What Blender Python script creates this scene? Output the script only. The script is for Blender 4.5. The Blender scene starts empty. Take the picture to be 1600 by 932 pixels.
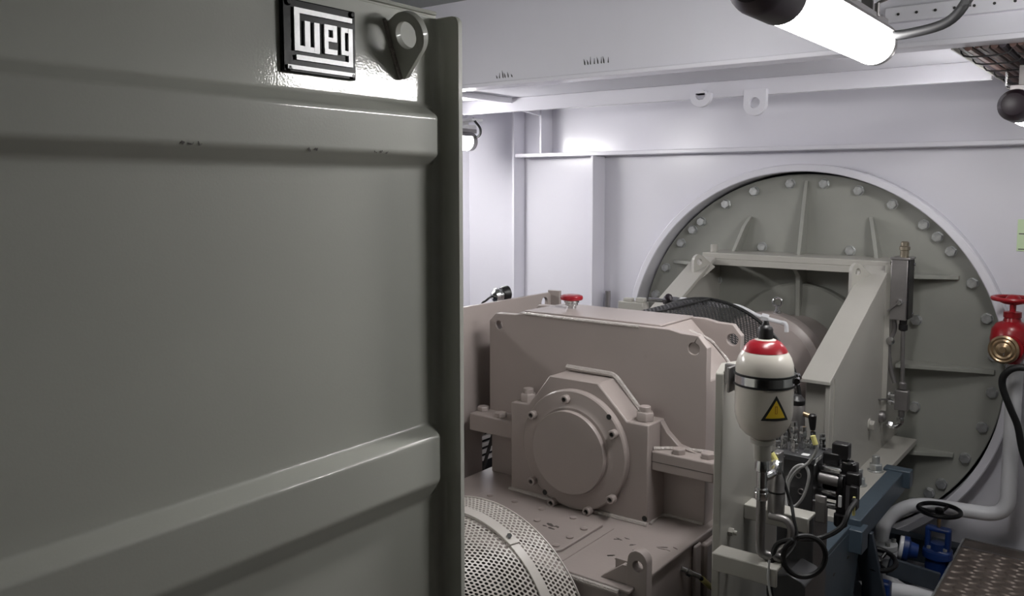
import bpy, bmesh, math, random
from mathutils import Vector, Matrix
from mathutils.geometry import tessellate_polygon
random.seed(7)
PI = math.pi
sc = bpy.context.scene
col = sc.collection

# ------------------------------------------------------------------ camera
FPX, YAW, PITCH, PPY = 1324.87, .6483, -.0868, 407.62
cam = bpy.data.cameras.new('camera')
cam.sensor_fit = 'HORIZONTAL'; cam.sensor_width = 36
cam.lens = FPX / 1600 * 36
cam.shift_y = -(466 - PPY) / 1600
cam.clip_start = .02
cam_o = bpy.data.objects.new('camera', cam)
cam_o.location = (0, 0, 1.6)
cam_o.rotation_euler = (PI / 2 + PITCH, 0, YAW)
col.objects.link(cam_o)
sc.camera = cam_o

# ------------------------------------------------------------------ world, exposure
w = bpy.data.worlds.new('world'); sc.world = w; w.use_nodes = True
w.node_tree.nodes['Background'].inputs[0].default_value = (.02, .02, .022, 1)
w.node_tree.nodes['Background'].inputs[1].default_value = 1
sc.view_settings.view_transform = 'Standard'
sc.view_settings.look = 'None'
sc.view_settings.gamma = 1
sc.view_settings.use_curve_mapping = False
sc.view_settings.exposure = 0.0
LAMP = 50.0        # radiance of the tube lamps

# ------------------------------------------------------------------ materials
M = {}
def newmat(name):
    m = bpy.data.materials.new(name); m.use_nodes = True
    nt = m.node_tree; b = nt.nodes['Principled BSDF']
    M[name] = m
    return m, nt, b
def paint(name, c, rough=.4, bump=.05, scale=120, vary=.06, vscale=3, metal=0, coat=0, spec=.5, dirt=0, crough=.06):
    m, nt, b = newmat(name)
    b.inputs['Roughness'].default_value = rough
    b.inputs['Metallic'].default_value = metal
    b.inputs['Specular IOR Level'].default_value = spec
    b.inputs['Coat Weight'].default_value = coat
    b.inputs['Coat Roughness'].default_value = crough
    tc = nt.nodes.new('ShaderNodeTexCoord')
    n = nt.nodes.new('ShaderNodeTexNoise'); n.inputs['Scale'].default_value = vscale; n.inputs['Detail'].default_value = 5
    nt.links.new(tc.outputs['Object'], n.inputs['Vector'])
    r = nt.nodes.new('ShaderNodeValToRGB')
    r.color_ramp.elements[0].position = .3; r.color_ramp.elements[1].position = .7
    r.color_ramp.elements[0].color = (*[v * (1 - vary) for v in c], 1)
    r.color_ramp.elements[1].color = (*[min(1, v * (1 + vary)) for v in c], 1)
    nt.links.new(n.outputs['Fac'], r.inputs['Fac'])
    out = r.outputs['Color']
    if dirt:
        n2 = nt.nodes.new('ShaderNodeTexNoise'); n2.inputs['Scale'].default_value = 9; n2.inputs['Detail'].default_value = 9
        n2.inputs['Roughness'].default_value = .7
        nt.links.new(tc.outputs['Object'], n2.inputs['Vector'])
        r2 = nt.nodes.new('ShaderNodeValToRGB'); r2.color_ramp.elements[0].position = .62; r2.color_ramp.elements[1].position = .75
        mx = nt.nodes.new('ShaderNodeMixRGB'); mx.inputs[2].default_value = (*[v * .55 for v in c], 1)
        sca = nt.nodes.new('ShaderNodeMath'); sca.operation = 'MULTIPLY'; sca.inputs[1].default_value = dirt
        nt.links.new(n2.outputs['Fac'], r2.inputs['Fac']); nt.links.new(r2.outputs['Color'], sca.inputs[0])
        nt.links.new(sca.outputs[0], mx.inputs[0]); nt.links.new(out, mx.inputs[1]); out = mx.outputs[0]
    nt.links.new(out, b.inputs['Base Color'])
    if bump:
        n3 = nt.nodes.new('ShaderNodeTexNoise'); n3.inputs['Scale'].default_value = scale; n3.inputs['Detail'].default_value = 2
        nt.links.new(tc.outputs['Object'], n3.inputs['Vector'])
        bp = nt.nodes.new('ShaderNodeBump'); bp.inputs['Strength'].default_value = bump; bp.inputs['Distance'].default_value = .004
        nt.links.new(n3.outputs['Fac'], bp.inputs['Height']); nt.links.new(bp.outputs[0], b.inputs['Normal']); nt.links.new(bp.outputs[0], b.inputs['Coat Normal'])
    return m
def emit(name, c, s):
    m, nt, b = newmat(name)
    b.inputs['Base Color'].default_value = (*c, 1)
    b.inputs['Emission Color'].default_value = (*c, 1)
    b.inputs['Emission Strength'].default_value = s
    return m

paint('wall_white', (.75, .74, .80), .22, .05, 60, .02, 2)
paint('wall_grey', (.20, .21, .20), .5, .05, 60, .05, 2)
paint('ceiling_white', (.68, .672, .73), .4, .05, 60, .03, 2)
paint('floor_dark', (.05, .06, .075), .55, .1, 40, .3, 4)
paint('motor_paint', (.66, .665, .60), .45, .03, 260, .03, 3, spec=.5, coat=1, crough=.07)
paint('gear_paint', (.345, .298, .283), .32, .05, 90, .03, 4, dirt=.25)
paint('frame_paint', (.44, .425, .39), .34, .05, 90, .04, 4)
paint('disc_paint', (.315, .318, .288), .38, .06, 80, .06, 4)
paint('guard_paint', (.60, .56, .53), .4, .03, 100, .03, 5)
paint('weld', (.45, .41, .39), .3, .8, 200, .05, 20, coat=1, crough=.05)
paint('bolt_steel', (.55, .56, .56), .3, .1, 200, .25, 30, metal=.7)
paint('chrome', (.62, .62, .63), .18, .03, 200, .1, 30, metal=1)
paint('dull_steel', (.30, .285, .285), .38, .05, 150, .12, 12, metal=.8)
paint('brass', (.40, .29, .18), .3, .05, 150, .15, 20, metal=.9)
paint('dull_brass', (.30, .26, .20), .35, .05, 150, .2, 20, metal=.8)
paint('copper', (.50, .30, .19), .34, .05, 150, .2, 20, metal=.9)
paint('black_plastic', (.008, .007, .008), .42, .03, 150, .1, 10)
paint('black_gloss', (.005, .005, .006), .32, .05, 160, .1, 20, spec=.25)
paint('black_rubber', (.007, .007, .008), .55, .05, 150, .1, 10)
paint('lamp_cap', (.016, .008, .014), .4, .02, 150, .1, 10)
paint('black_paint', (.009, .009, .009), .45, .05, 150, .1, 10)
paint('plate_letter', (.86, .86, .87), .48, .08, 260, .06, 60, metal=.8)
paint('red_paint', (.27, .008, .014), .3, .05, 100, .08, 10)
paint('red_plastic', (.27, .006, .015), .28, .02, 100, .05, 10)
paint('cream', (.66, .62, .56), .2, .01, 80, .02, 5)
paint('yellow', (.80, .55, .04), .4, 0, vary=.02)
paint('tag_yellow', (.72, .66, .25), .45, 0, vary=.05)
paint('blue_valve', (.010, .035, .16), .35, .1, 60, .15, 10)
paint('blue_frame', (.06, .085, .112), .4, .08, 60, .08, 5)
paint('dark_frame', (.035, .045, .06), .45, .08, 60, .1, 5)
paint('pipe_white', (.70, .70, .73), .3, .05, 50, .04, 4)
paint('tread', (.19, .155, .135), .42, .15, 60, .3, 7, metal=.45, dirt=.4)
paint('sign_green', (.62, .76, .50), .5, 0, vary=.02)
paint('ink', (.02, .02, .02), .5, 0, vary=.02)
paint('chip', (.10, .085, .08), .6, .1, 100, .2, 30)
paint('white_plastic', (.72, .72, .72), .35, 0, vary=.02)
paint('grey_cable', (.42, .42, .42), .45, 0, vary=.05)
paint('cable_brown', (.115, .065, .055), .55, .1, 100, .2, 8)
paint('cable_dark', (.055, .045, .055), .55, .1, 100, .2, 8)
paint('cable_grey', (.16, .125, .12), .55, .1, 100, .2, 8)
paint('manifold', (.085, .085, .09), .35, .05, 80, .1, 8, metal=.5)
emit('tube_light', (1.0, .985, .97), LAMP)

# ------------------------------------------------------------------ mesh builder
class MB:
    def __init__(s): s.v = []; s.f = []
    def add(s, vs, fs):
        o = len(s.v); s.v += [tuple(p) for p in vs]; s.f += [tuple(i + o for i in f) for f in fs]; return s
    def box(s, x0, x1, y0, y1, z0, z1):
        return s.add([(x, y, z) for z in (z0, z1) for y in (y0, y1) for x in (x0, x1)],
                     [(0, 2, 3, 1), (4, 5, 7, 6), (0, 1, 5, 4), (2, 6, 7, 3), (0, 4, 6, 2), (1, 3, 7, 5)])
    def obox(s, c, ax, ay, az, hx, hy, hz):          # oriented box: centre, three unit axes, half sizes
        c, ax, ay, az = Vector(c), Vector(ax), Vector(ay), Vector(az)
        return s.add([c + ax * (i * hx) + ay * (j * hy) + az * (k * hz) for k in (-1, 1) for j in (-1, 1) for i in (-1, 1)],
                     [(0, 2, 3, 1), (4, 5, 7, 6), (0, 1, 5, 4), (2, 6, 7, 3), (0, 4, 6, 2), (1, 3, 7, 5)])
    def beam(s, p, q, wx, wz, up=(0, 0, 1)):         # rectangular bar from p to q
        p, q = Vector(p), Vector(q); d = (q - p); L = d.length; d.normalize()
        sx = d.cross(Vector(up)).normalized(); uz = sx.cross(d)
        return s.obox((p + q) / 2, sx, d, uz, wx / 2, L / 2, wz / 2)
    def prism(s, outer, holes, P, thick):            # flat plate; P(u,v,t) maps to space, t in thick=(t0,t1)
        loops = [list(outer)] + [list(h) for h in holes]
        tris = tessellate_polygon([[Vector((a, b, 0)) for a, b in l] for l in loops])
        flat = [p for l in loops for p in l]; n = len(flat)
        vs = [P(a, b, thick[0]) for a, b in flat] + [P(a, b, thick[1]) for a, b in flat]
        fs = []
        for t in tris:
            fs.append((t[0], t[1], t[2])); fs.append((t[2] + n, t[1] + n, t[0] + n))
        k = 0
        for l in loops:
            m = len(l)
            for i in range(m):
                a, b = k + i, k + (i + 1) % m
                fs.append((a, b, b + n, a + n))
            k += m
        return s.add(vs, fs)
    def cyl(s, p, q, r, r2=None, n=20, cap=True):
        p, q = Vector(p), Vector(q); r2 = r if r2 is None else r2
        d = (q - p).normalized(); a = d.orthogonal().normalized(); b = d.cross(a)
        vs = []
        for c, rr in ((p, r), (q, r2)):
            vs += [c + (a * math.cos(2 * PI * i / n) + b * math.sin(2 * PI * i / n)) * rr for i in range(n)]
        fs = [(i, (i + 1) % n, n + (i + 1) % n, n + i) for i in range(n)]
        if cap: fs += [tuple(range(n - 1, -1, -1)), tuple(range(n, 2 * n))]
        return s.add(vs, fs)
    def lathe(s, o, d, prof, n=28, closed=False):    # prof: (radius, along); d axis
        o, d = Vector(o), Vector(d).normalized(); a = d.orthogonal().normalized(); b = d.cross(a)
        vs = []
        for r, h in prof:
            vs += [o + d * h + (a * math.cos(2 * PI * i / n) + b * math.sin(2 * PI * i / n)) * max(r, 1e-5) for i in range(n)]
        fs = []; m = len(prof)
        for k in range(m if closed else m - 1):
            k2 = (k + 1) % m
            for i in range(n):
                j = (i + 1) % n
                fs.append((k * n + i, k * n + j, k2 * n + j, k2 * n + i))
        if not closed:
            fs += [tuple(range(n - 1, -1, -1)), tuple(range((m - 1) * n, m * n))]
        return s.add(vs, fs)
    def hexa(s, p, d, r, h, rot=0):
        p, d = Vector(p), Vector(d).normalized(); a = d.orthogonal().normalized(); b = d.cross(a); n = 6
        vs = []
        for hh, rr in ((0, r), (h * .85, r), (h, r * .88)):
            vs += [p + d * hh + (a * math.cos(2 * PI * i / n + rot) + b * math.sin(2 * PI * i / n + rot)) * rr for i in range(n)]
        fs = [(k * n + i, k * n + (i + 1) % n, (k + 1) * n + (i + 1) % n, (k + 1) * n + i) for k in range(2) for i in range(n)]
        fs += [tuple(range(n - 1, -1, -1)), tuple(range(2 * n, 3 * n))]
        return s.add(vs, fs)
    def tube(s, pts, r, n=10, sub=6, closed=False, smooth=True):
        P = [Vector(p) for p in pts]
        if smooth and len(P) > 2:
            Q = []; m = len(P)
            for i in range(m if closed else m - 1):
                p0 = P[(i - 1) % m] if (closed or i > 0) else P[0]
                p1 = P[i]; p2 = P[(i + 1) % m]
                p3 = P[(i + 2) % m] if (closed or i + 2 < m) else P[-1]
                for k in range(sub):
                    t = k / sub
                    Q.append(.5 * ((2 * p1) + (p2 - p0) * t + (2 * p0 - 5 * p1 + 4 * p2 - p3) * t * t + (3 * p1 - p0 - 3 * p2 + p3) * t ** 3))
            if not closed: Q.append(P[-1])
            P = Q
        m = len(P); vs = []; prev = None
        for i in range(m):
            if closed: d = P[(i + 1) % m] - P[i - 1]
            else: d = P[min(i + 1, m - 1)] - P[max(i - 1, 0)]
            d.normalize()
            a = d.orthogonal().normalized() if prev is None else (prev - d * prev.dot(d)).normalized()
            prev = a; b = d.cross(a)
            vs += [P[i] + (a * math.cos(2 * PI * j / n) + b * math.sin(2 * PI * j / n)) * r for j in range(n)]
        fs = []
        for i in range(m if closed else m - 1):
            i2 = (i + 1) % m
            for j in range(n):
                k = (j + 1) % n
                fs.append((i * n + j, i * n + k, i2 * n + k, i2 * n + j))
        if not closed: fs += [tuple(range(n - 1, -1, -1)), tuple(range((m - 1) * n, m * n))]
        return s.add(vs, fs)
    def torus(s, c, d, R, r, n=32, k=10):
        c, d = Vector(c), Vector(d).normalized(); a = d.orthogonal().normalized(); b = d.cross(a)
        return s.tube([c + (a * math.cos(2 * PI * i / n) + b * math.sin(2 * PI * i / n)) * R for i in range(n)], r, k, 1, True, False)

def bend(pts, rad, seg=6):                            # rounds the corners of a polyline
    P = [Vector(p) for p in pts]; out = [P[0]]
    for i in range(1, len(P) - 1):
        a = (P[i - 1] - P[i]); b = (P[i + 1] - P[i])
        r = min(rad, a.length * .49, b.length * .49)
        A = P[i] + a.normalized() * r; B = P[i] + b.normalized() * r
        for k in range(seg + 1):
            t = k / seg
            out.append(A * (1 - t) ** 2 + P[i] * 2 * t * (1 - t) + B * t * t)
    out.append(P[-1])
    return out
def circ(cx, cy, r, n=20, a0=0): return [(cx + r * math.cos(a0 + 2 * PI * i / n), cy + r * math.sin(a0 + 2 * PI * i / n)) for i in range(n)]
PY = lambda u, v, t: (u, t, v)        # plate facing Y: u = x, v = z
PX = lambda u, v, t: (t, u, v)        # plate facing X: u = y, v = z
PZ = lambda u, v, t: (u, v, t)

# ------------------------------------------------------------------ objects
def wl(o):
    p = Vector((0, 0, 0))
    while o is not None:
        p += o.location; o = o.parent
    return p
def mesh_of(name, mb, mat, off=Vector((0, 0, 0)), smooth=35):
    me = bpy.data.meshes.new(name)
    me.from_pydata([Vector(v) - off for v in mb.v], [], mb.f)
    bm = bmesh.new(); bm.from_mesh(me); bmesh.ops.recalc_face_normals(bm, faces=bm.faces); bm.to_mesh(me); bm.free()
    if smooth:
        me.shade_smooth(); me.set_sharp_from_angle(angle=math.radians(smooth))
    me.materials.append(M[mat])
    return me
def bevel_mod(o, wd, seg=2):
    m = o.modifiers.new('bevel', 'BEVEL'); m.width = wd; m.segments = seg; m.limit_method = 'ANGLE'; m.angle_limit = math.radians(40)
    m.harden_normals = False
def put(name, mb, mat, parent=None, bevel=0, smooth=35, kind=None, seg=2):
    off = wl(parent) if parent is not None else Vector((0, 0, 0))
    o = bpy.data.objects.new(name, mesh_of(name, mb, mat, off, smooth))
    col.objects.link(o); o.parent = parent
    if bevel: bevel_mod(o, bevel, seg)
    if kind: o['kind'] = kind
    return o
def tag(o, label, cat, group=None):
    o['label'] = label; o['category'] = cat
    if group: o['group'] = group
    return o
def single(name, mb, mat, label, cat, group=None, bevel=0, base=None, smooth=35):   # a thing that is one mesh, origin at its base
    if base is None:
        xs, ys, zs = zip(*mb.v); base = ((min(xs) + max(xs)) / 2, (min(ys) + max(ys)) / 2, min(zs))
    base = Vector(base)
    o = bpy.data.objects.new(name, mesh_of(name, mb, mat, base, smooth)); o.location = base
    col.objects.link(o)
    if bevel: bevel_mod(o, bevel)
    return tag(o, label, cat, group)
def thing(name, label, cat, loc, group=None):
    o = bpy.data.objects.new(name, None); o.location = loc; o.empty_display_size = .1
    col.objects.link(o)
    return tag(o, label, cat, group)
def inst(name, me, parent, loc, rot=None, bevel=0):
    o = bpy.data.objects.new(name, me); col.objects.link(o); o.parent = parent
    o.location = Vector(loc) - wl(parent)
    if rot is not None: o.rotation_euler = rot
    if bevel: bevel_mod(o, bevel)
    return o
def struct(name, mb, mat, bevel=0, label=None):
    o = put(name, mb, mat, None, bevel); o['kind'] = 'structure'
    if label: o['label'] = label
    return o

# ================================================================== THE ROOM
YW = 4.27
CX, CZ = -1.401, .758          # axis of the shaft and of the round cover
# back bulkhead with the round opening
outer = [(-4.4, -.5), (2.6, -.5), (2.6, 2.45), (-4.4, 2.45)]
wb = struct('wall_back', MB().prism(outer, [circ(CX, CZ, .93, 96)], PY, (YW, YW + .02)), 'wall_white', label='white painted steel bulkhead with a round opening')
put('shelf_stiffener', MB().box(-3.115, 2.6, 4.14, YW, 1.778, 1.800), 'wall_white', wb, .004)
put('vertical_stiffener', MB().box(-2.570, -2.555, 4.135, YW, -.5, 1.778), 'wall_white', wb, .003)
put('vertical_stiffener', MB().box(-3.150, -3.134, 4.157, YW, -.5, 2.08), 'wall_white', wb, .003)
put('vertical_stiffener', MB().box(-2.938, -2.926, 4.15, YW, 1.80, 2.08), 'wall_white', wb, .002)
put('vertical_stiffener', MB().box(-3.60, -3.585, 4.20, YW, -.5, 2.08), 'wall_white', wb, .002)
put('knee_bracket', MB().prism([(3.72, 2.08), (4.27, 2.08), (4.27, 2.0), (4.16, 2.02), (3.72, 2.06)], [], PX, (-2.95, -2.935)), 'wall_white', wb, .002)
put('pipe_stub', MB().cyl((-2.50, 4.22, -.5), (-2.50, 4.22, 1.0), .016), 'dull_steel', wb)
# sleeve round the opening
sl = struct('trim_1', MB().lathe((CX, 4.19, CZ), (0, 1, 0), [(.922, 0), (.95, 0), (.955, .005), (.955, .09), (.922, .30), (.918, .005)], 128, True), 'wall_white', label='white steel collar around the round opening')
struct('wall_behind_cover', MB().lathe((CX, 4.46, CZ), (0, 1, 0), [(1.0, 0), (1.0, .02)], 48), 'floor_dark')
struct('wall_left', MB().box(-4.42, -4.4, -6.5, YW, -.5, 2.45), 'wall_white')
struct('wall_right', MB().box(2.6, 2.62, -6.5, YW, -.5, 2.45), 'wall_grey')
struct('wall_front', MB().box(-4.4, 2.6, -6.52, -6.5, -.5, 2.45), 'wall_grey')
cl = struct('ceiling', MB().box(-4.4, 2.6, -6.5, YW, 2.45, 2.47), 'wall_grey')
put('lowered_deck', MB().box(-4.4, 2.6, 3.06, YW, 2.08, 2.10), 'ceiling_white', cl)
gd = put('girder_web', MB().box(-4.4, 2.6, 3.03, 3.06, 2.06, 2.45), 'ceiling_white', cl)
put('girder_flange', MB().box(-4.4, 2.6, 3.00, 3.10, 2.048, 2.066), 'wall_white', cl, .003)
b2 = put('deck_beam', MB().box(-4.4, -.52, 3.70, 3.73, 2.007, 2.08), 'wall_white', cl, .003)
put('longitudinal_bar', MB().box(-2.86, -2.80, 3.10, 3.70, 2.05, 2.08), 'wall_white', cl, .003)
put('longitudinal_bar', MB().box(-3.45, -3.41, 3.10, 3.70, 2.04, 2.08), 'wall_white', cl, .003)
for cx, z0 in ((-1.697, 1.967), (-1.438, 1.915)):
    R = .052; zc = z0 + R
    pts = [(cx - R, 2.03)] + [(cx + R * math.cos(a), zc + R * math.sin(a)) for a in [PI + PI * i / 14 for i in range(15)]] + [(cx + R, 2.03)]
    put('pad_eye', MB().prism(pts, [circ(cx, zc + .004, .024, 20)], PY, (3.675, 3.70)), 'wall_white', cl, .002)
# perforated strip on the girder
st = MB().box(-.74, .9, 3.005, 3.03, 2.135, 2.185)
put('cable_strip', st, 'ceiling_white', cl, .002)
hole_me = mesh_of('strip_hole', MB().cyl((0, 0, 0), (0, -.002, 0), .0045, n=10), 'ink')
for i in range(12): inst('strip_hole', hole_me, cl, (-.70 + i * .055, 3.005, 2.16))
# scuffs on the girder
def chip_mesh(n, ln, wd):
    pts = []
    for i in range(n):
        a = 2 * PI * i / n; rr = random.uniform(.45, 1)
        pts.append((math.cos(a) * ln * rr, math.sin(a) * wd * rr))
    return pts
for x0, z0, k in ((-2.38, 2.085, 6), (-1.92, 2.105, 8)):
    for i in range(k):
        u = x0 + i * .016 + random.uniform(-.004, .004); h = random.uniform(.010, .034)
        put('paint_scuff', MB().prism([(u, z0), (u + .005, z0 - .002), (u + .004, z0 + h * .4), (u + .001 * random.choice((-3, 3)), z0 + h)], [], PY, (3.0288, 3.03)), 'ink', cl, smooth=0)

# floor: dark tank top and a walkway of tread plate
struct('floor', MB().box(-4.4, 2.6, -6.5, YW, -.52, -.5), 'floor_dark')
wk = struct('floor_walkway', MB().box(-.612, 2.6, -6.5, 4.22, -.008, 0), 'tread', label='brown grey tread plate walkway')
put('edge_bar', MB().box(-.620, -.612, -6.5, 4.22, -.06, .006), 'bolt_steel', wk, .001)
put('edge_bar', MB().box(-.612, 2.6, 4.22, 4.228, -.06, .006), 'dull_steel', wk, .001)
put('cross_bar', MB().box(-.612, 2.6, 4.125, 4.131, 0, .003), 'dull_steel', wk)
stud = MB(); n = 10
prof = [(math.cos(2 * PI * i / n) * .029, math.sin(2 * PI * i / n) * .0115) for i in range(n)]
stud.add([(a, b, 0) for a, b in prof] + [(a * .72, b * .55, .0055) for a, b in prof], [(i, (i + 1) % n, n + (i + 1) % n, n + i) for i in range(n)] + [tuple(range(n, 2 * n))])
stud_me = mesh_of('tread_stud', stud, 'tread')
cnt = 0; j = 0; y = 3.36
while y < 4.12:
    x = -.580 + (.037 if j % 2 else 0)
    while x < -.02 and cnt < 296:
        inst('tread_stud', stud_me, wk, (x, y, 0), (0, 0, -.35 if j % 2 else .5)); cnt += 1; x += .074
    y += .034; j += 1

# ================================================================== LAMPS
def tube_lamp(label, p0, d, lit=.74, r=.056, cap0=.17, cap1=.02, brackets=(), top=2.45, flip=False):
    p0 = Vector(p0); d = Vector(d).normalized()
    t = thing('tube_lamp', label, 'lamp', p0, 'tube lamps under the deckhead')
    put('end_cap', MB().lathe(p0, d, [(.018, -.004), (r * .72, 0), (r * 1.0, .03), (r * 1.06, .05), (r * 1.06, cap0)], 32), 'lamp_cap', t)
    a = p0 + d * cap0; b = a + d * lit
    put('diffuser', MB().lathe(a, d, [(r * .98, 0), (r, .003), (r, lit)], 40), 'tube_light', t)
    put('end_ring', MB().lathe(b, d, [(r * 1.03, -.008), (r * 1.05, 0), (r * 1.03, cap1), (r * .7, cap1 + .012)], 32), 'dull_steel', t)
    up = Vector((0, 0, 1)); s = d.cross(up).normalized()
    shell = MB(); ns = 14; vs = []
    for e in (-.01, lit + .01):
        for rr in (r * 1.04, r * 1.12):
            for i in range(ns + 1):
                an = math.radians(-62 + 124 * i / ns)
                vs.append(a + d * e + (up * math.cos(an) + s * math.sin(an)) * rr)
    k1 = ns + 1; fs = []
    for i in range(ns):
        fs += [(i, i + 1, 2 * k1 + i + 1, 2 * k1 + i), (k1 + i, 3 * k1 + i, 3 * k1 + i + 1, k1 + i + 1), (i, k1 + i, k1 + i + 1, i + 1), (2 * k1 + i, 2 * k1 + i + 1, 3 * k1 + i + 1, 3 * k1 + i)]
    fs += [(0, 2 * k1, 3 * k1, k1), (ns, k1 + ns, 3 * k1 + ns, 2 * k1 + ns)]
    put('housing', shell.add(vs, fs), 'dull_steel', t)
    put('spine', MB().obox(a + d * (lit / 2) + up * (r + .008), s, d, up, .022, lit / 2 + .06, .012), 'dull_steel', t, .002)
    for k in (.1, lit - .08):
        c = a + d * k + up * (r + .02)
        hb = max(.02, top - c.z)
        put('hanger', MB().obox(c + up * (hb / 2), s, d, up, .015, .004, hb / 2), 'dull_steel', t)
    return t, a, b
tl, a, b = tube_lamp('large glowing tube lamp with black end cap hanging before the girder', (-.655, 1.63, 2.0), (0, 1, 0), .75)
cab = MB().tube([(b.x + .03, b.y + .0, b.z + .02), (b.x + .09, b.y - .0, b.z + .02), (-.47, 2.55, 2.04), (-.42, 2.55, 2.10), (-.37, 2.56, 2.22), (-.36, 2.58, 2.44)], .0135, 12)
put('supply_cable', cab, 'black_rubber', tl)
put('cable_clip', MB().obox((-.425, 2.548, 2.083), (1, 0, 0), (0, 1, 0), (0, 0, 1), .008, .018, .006), 'black_rubber', tl)
put('wing_nut', MB().cyl((b.x + .02, b.y - .06, 2.065), (b.x + .02, b.y - .06, 2.10), .008).cyl((b.x + .02, b.y - .06, 2.1), (b.x + .05, b.y - .06, 2.11), .004), 'dull_steel', tl)
tube_lamp('tube lamp with black end cap under the cable tray', (-.385, 3.20, 1.868), (0, 1, 0), .26, .05, .14, top=2.02)
tl, a, b = tube_lamp('tube lamp over the left bulkhead corner with a looped black cable', (-3.245, 2.98, 1.866), (0, 1, 0), .74, .053, .13, .03, top=2.06)
put('gear_box', MB().box(-3.50, -3.24, 3.85, 3.93, 1.925, 1.965), 'white_plastic', tl, .006)
put('bracket', MB().box(-3.42, -3.2, 3.84, 3.94, 1.985, 2.0).box(-3.30, -3.28, 3.86, 3.9, 1.96, 2.0), 'white_plastic', tl, .003)
put('supply_cable', MB().tube([(-3.22, 3.87, 1.88), (-3.17, 3.87, 1.90), (-3.165, 3.87, 1.94), (-3.20, 3.87, 1.98), (-3.22, 3.87, 2.0)], .007, 8), 'black_rubber', tl)
tube_lamp('tube lamp above the walkway to the right of the cables', (.6, 1.83, 2.03), (0, 1, 0), .75)
tube_lamp('unseen tube lamp added on the far side of the motor to brighten the left bulkhead', (-3.2, 1.35, 1.93), (0, 1, 0), .75)  # hidden lamp added to brighten the left end of the bulkhead

# ================================================================== UNSEEN CABINET ADDED TO BLOCK LAMP LIGHT (right of the walkway)
sw = thing('light_block_cabinet', 'tall grey cabinet added out of view beside the walkway to block lamp light', 'cabinet', (.65, 3.2, 0))
put('cabinet_body', MB().box(.36, .95, 2.06, 4.1, 0, 1.88), 'wall_grey', sw, .006)
for y0 in (2.10, 2.76, 3.42): 
    dr = put('door', MB().box(.345, .36, y0, y0 + .59, .08, 1.82), 'wall_grey', sw, .004)
    put('handle', MB().box(.325, .345, y0 + .52, y0 + .54, .95, 1.12), 'black_plastic', dr, .003)

# ================================================================== CABLE TRAY
ct = thing('cable_tray', 'steel ladder tray carrying cables below the deckhead', 'cable tray', (-.2, 3.6, 2.0))
def tr(u, y, dz=0):                                   # point on the tray: u metres right of its rim
    f = (y - 3.1) / 1.17
    return (-.55 + .08 * f + u, y, 2.066 - .051 * f + dz)
put('side_rail', MB().beam(tr(-.004, 3.10, -.006), tr(-.004, YW, -.006), .006, .03), 'frame_paint', ct)
put('side_rail', MB().beam(tr(.66, 3.10, -.006), tr(.66, YW, -.006), .006, .03), 'frame_paint', ct)
for yy in (3.15, 3.45, 3.85, 4.2): put('rung', MB().beam(tr(0, yy, .012), tr(.66, yy, .012), .02, .004), 'dull_steel', ct)
put('hanger_rod', MB().tube(bend([(-.452, 3.55, 2.04), (-.452, 3.55, 1.955), (-.36, 3.55, 1.955)], .01), .0045, 8, smooth=False), 'chrome', ct)
put('hanger_plate', MB().box(-.40, -.2, 3.5, 3.60, 1.945, 1.95), 'dull_steel', ct)
nc = 26
for i in range(nc):
    u = .015 + i * .025 + random.uniform(-.003, .003); r = random.uniform(.0085, .0118)
    dz = -.012 + random.uniform(-.012, .004)
    pts = [tr(u, 3.102, dz)] + [tr(u + random.uniform(-.006, .006), 3.102 + k * .29, dz + random.uniform(-.004, .004)) for k in (1, 2, 3)] + [tr(u, YW - .002, dz)]
    word = ['outermost', 'second', 'third', 'fourth', 'fifth', 'sixth', 'seventh', 'eighth', 'ninth', 'tenth', 'eleventh', 'twelfth', 'thirteenth', 'fourteenth', 'fifteenth', 'sixteenth', 'seventeenth', 'eighteenth', 'nineteenth', 'twentieth', 'twenty-first', 'twenty-second', 'twenty-third', 'twenty-fourth', 'twenty-fifth', 'twenty-sixth'][i]
    mt = random.choice(['cable_brown', 'cable_brown', 'cable_grey', 'cable_dark'] if i < 12 else ['cable_dark', 'cable_grey', 'black_rubber'])
    single('power_cable', MB().tube(pts, r, 8, 4), mt, 'dark sheathed cable tied in the tray, %s from the tray rim' % word, 'cable', 'cables in the tray')
for k in range(7):
    for g in range(4):
        yy = 3.17 + k * .16 + g * .035; x0 = .005 + g * .15
        put('cable_tie', MB().tube([tr(x0, yy, 0), tr(x0 + .01, yy, -.032), tr(x0 + .075, yy + .006, -.037), tr(x0 + .14, yy, -.032), tr(x0 + .15, yy, 0)], .0028, 6, 3), 'black_plastic', ct)

# ================================================================== MOTOR HOUSING (left)
mo = thing('motor_housing', 'tall grey green electric motor housing with pressed ribs filling the left side', 'motor', (-1.5, .25, -.5))
put('side_panel', MB().box(-1.012, -1.0, -.62, 1.105, -.5, 1.888), 'motor_paint', mo)
put('body', MB().box(-2.15, -1.013, -.62, 1.10, -.5, 1.88), 'motor_paint', mo)
put('top_plate', MB().box(-2.15, -1.0, -.62, 1.105, 1.888, 1.894), 'motor_paint', mo, .002)
def round_poly(P, rads, seg=5):
    out = [P[0]]; e = .0015
    for i in range(1, len(P) - 1):
        p = Vector(P[i]); a = Vector(P[i - 1]) - p; b = Vector(P[i + 1]) - p; r = rads[i - 1]
        A = p + a.normalized() * r; B = p + b.normalized() * r
        q = A + a.normalized() * e; out.append((q.x, q.y))
        for k in range(seg + 1):
            t = k / seg; q = A * (1 - t) ** 2 + p * 2 * t * (1 - t) + B * t * t; out.append((q.x, q.y))
        q = B + b.normalized() * e; out.append((q.x, q.y))
    return out + [P[-1]]
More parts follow.
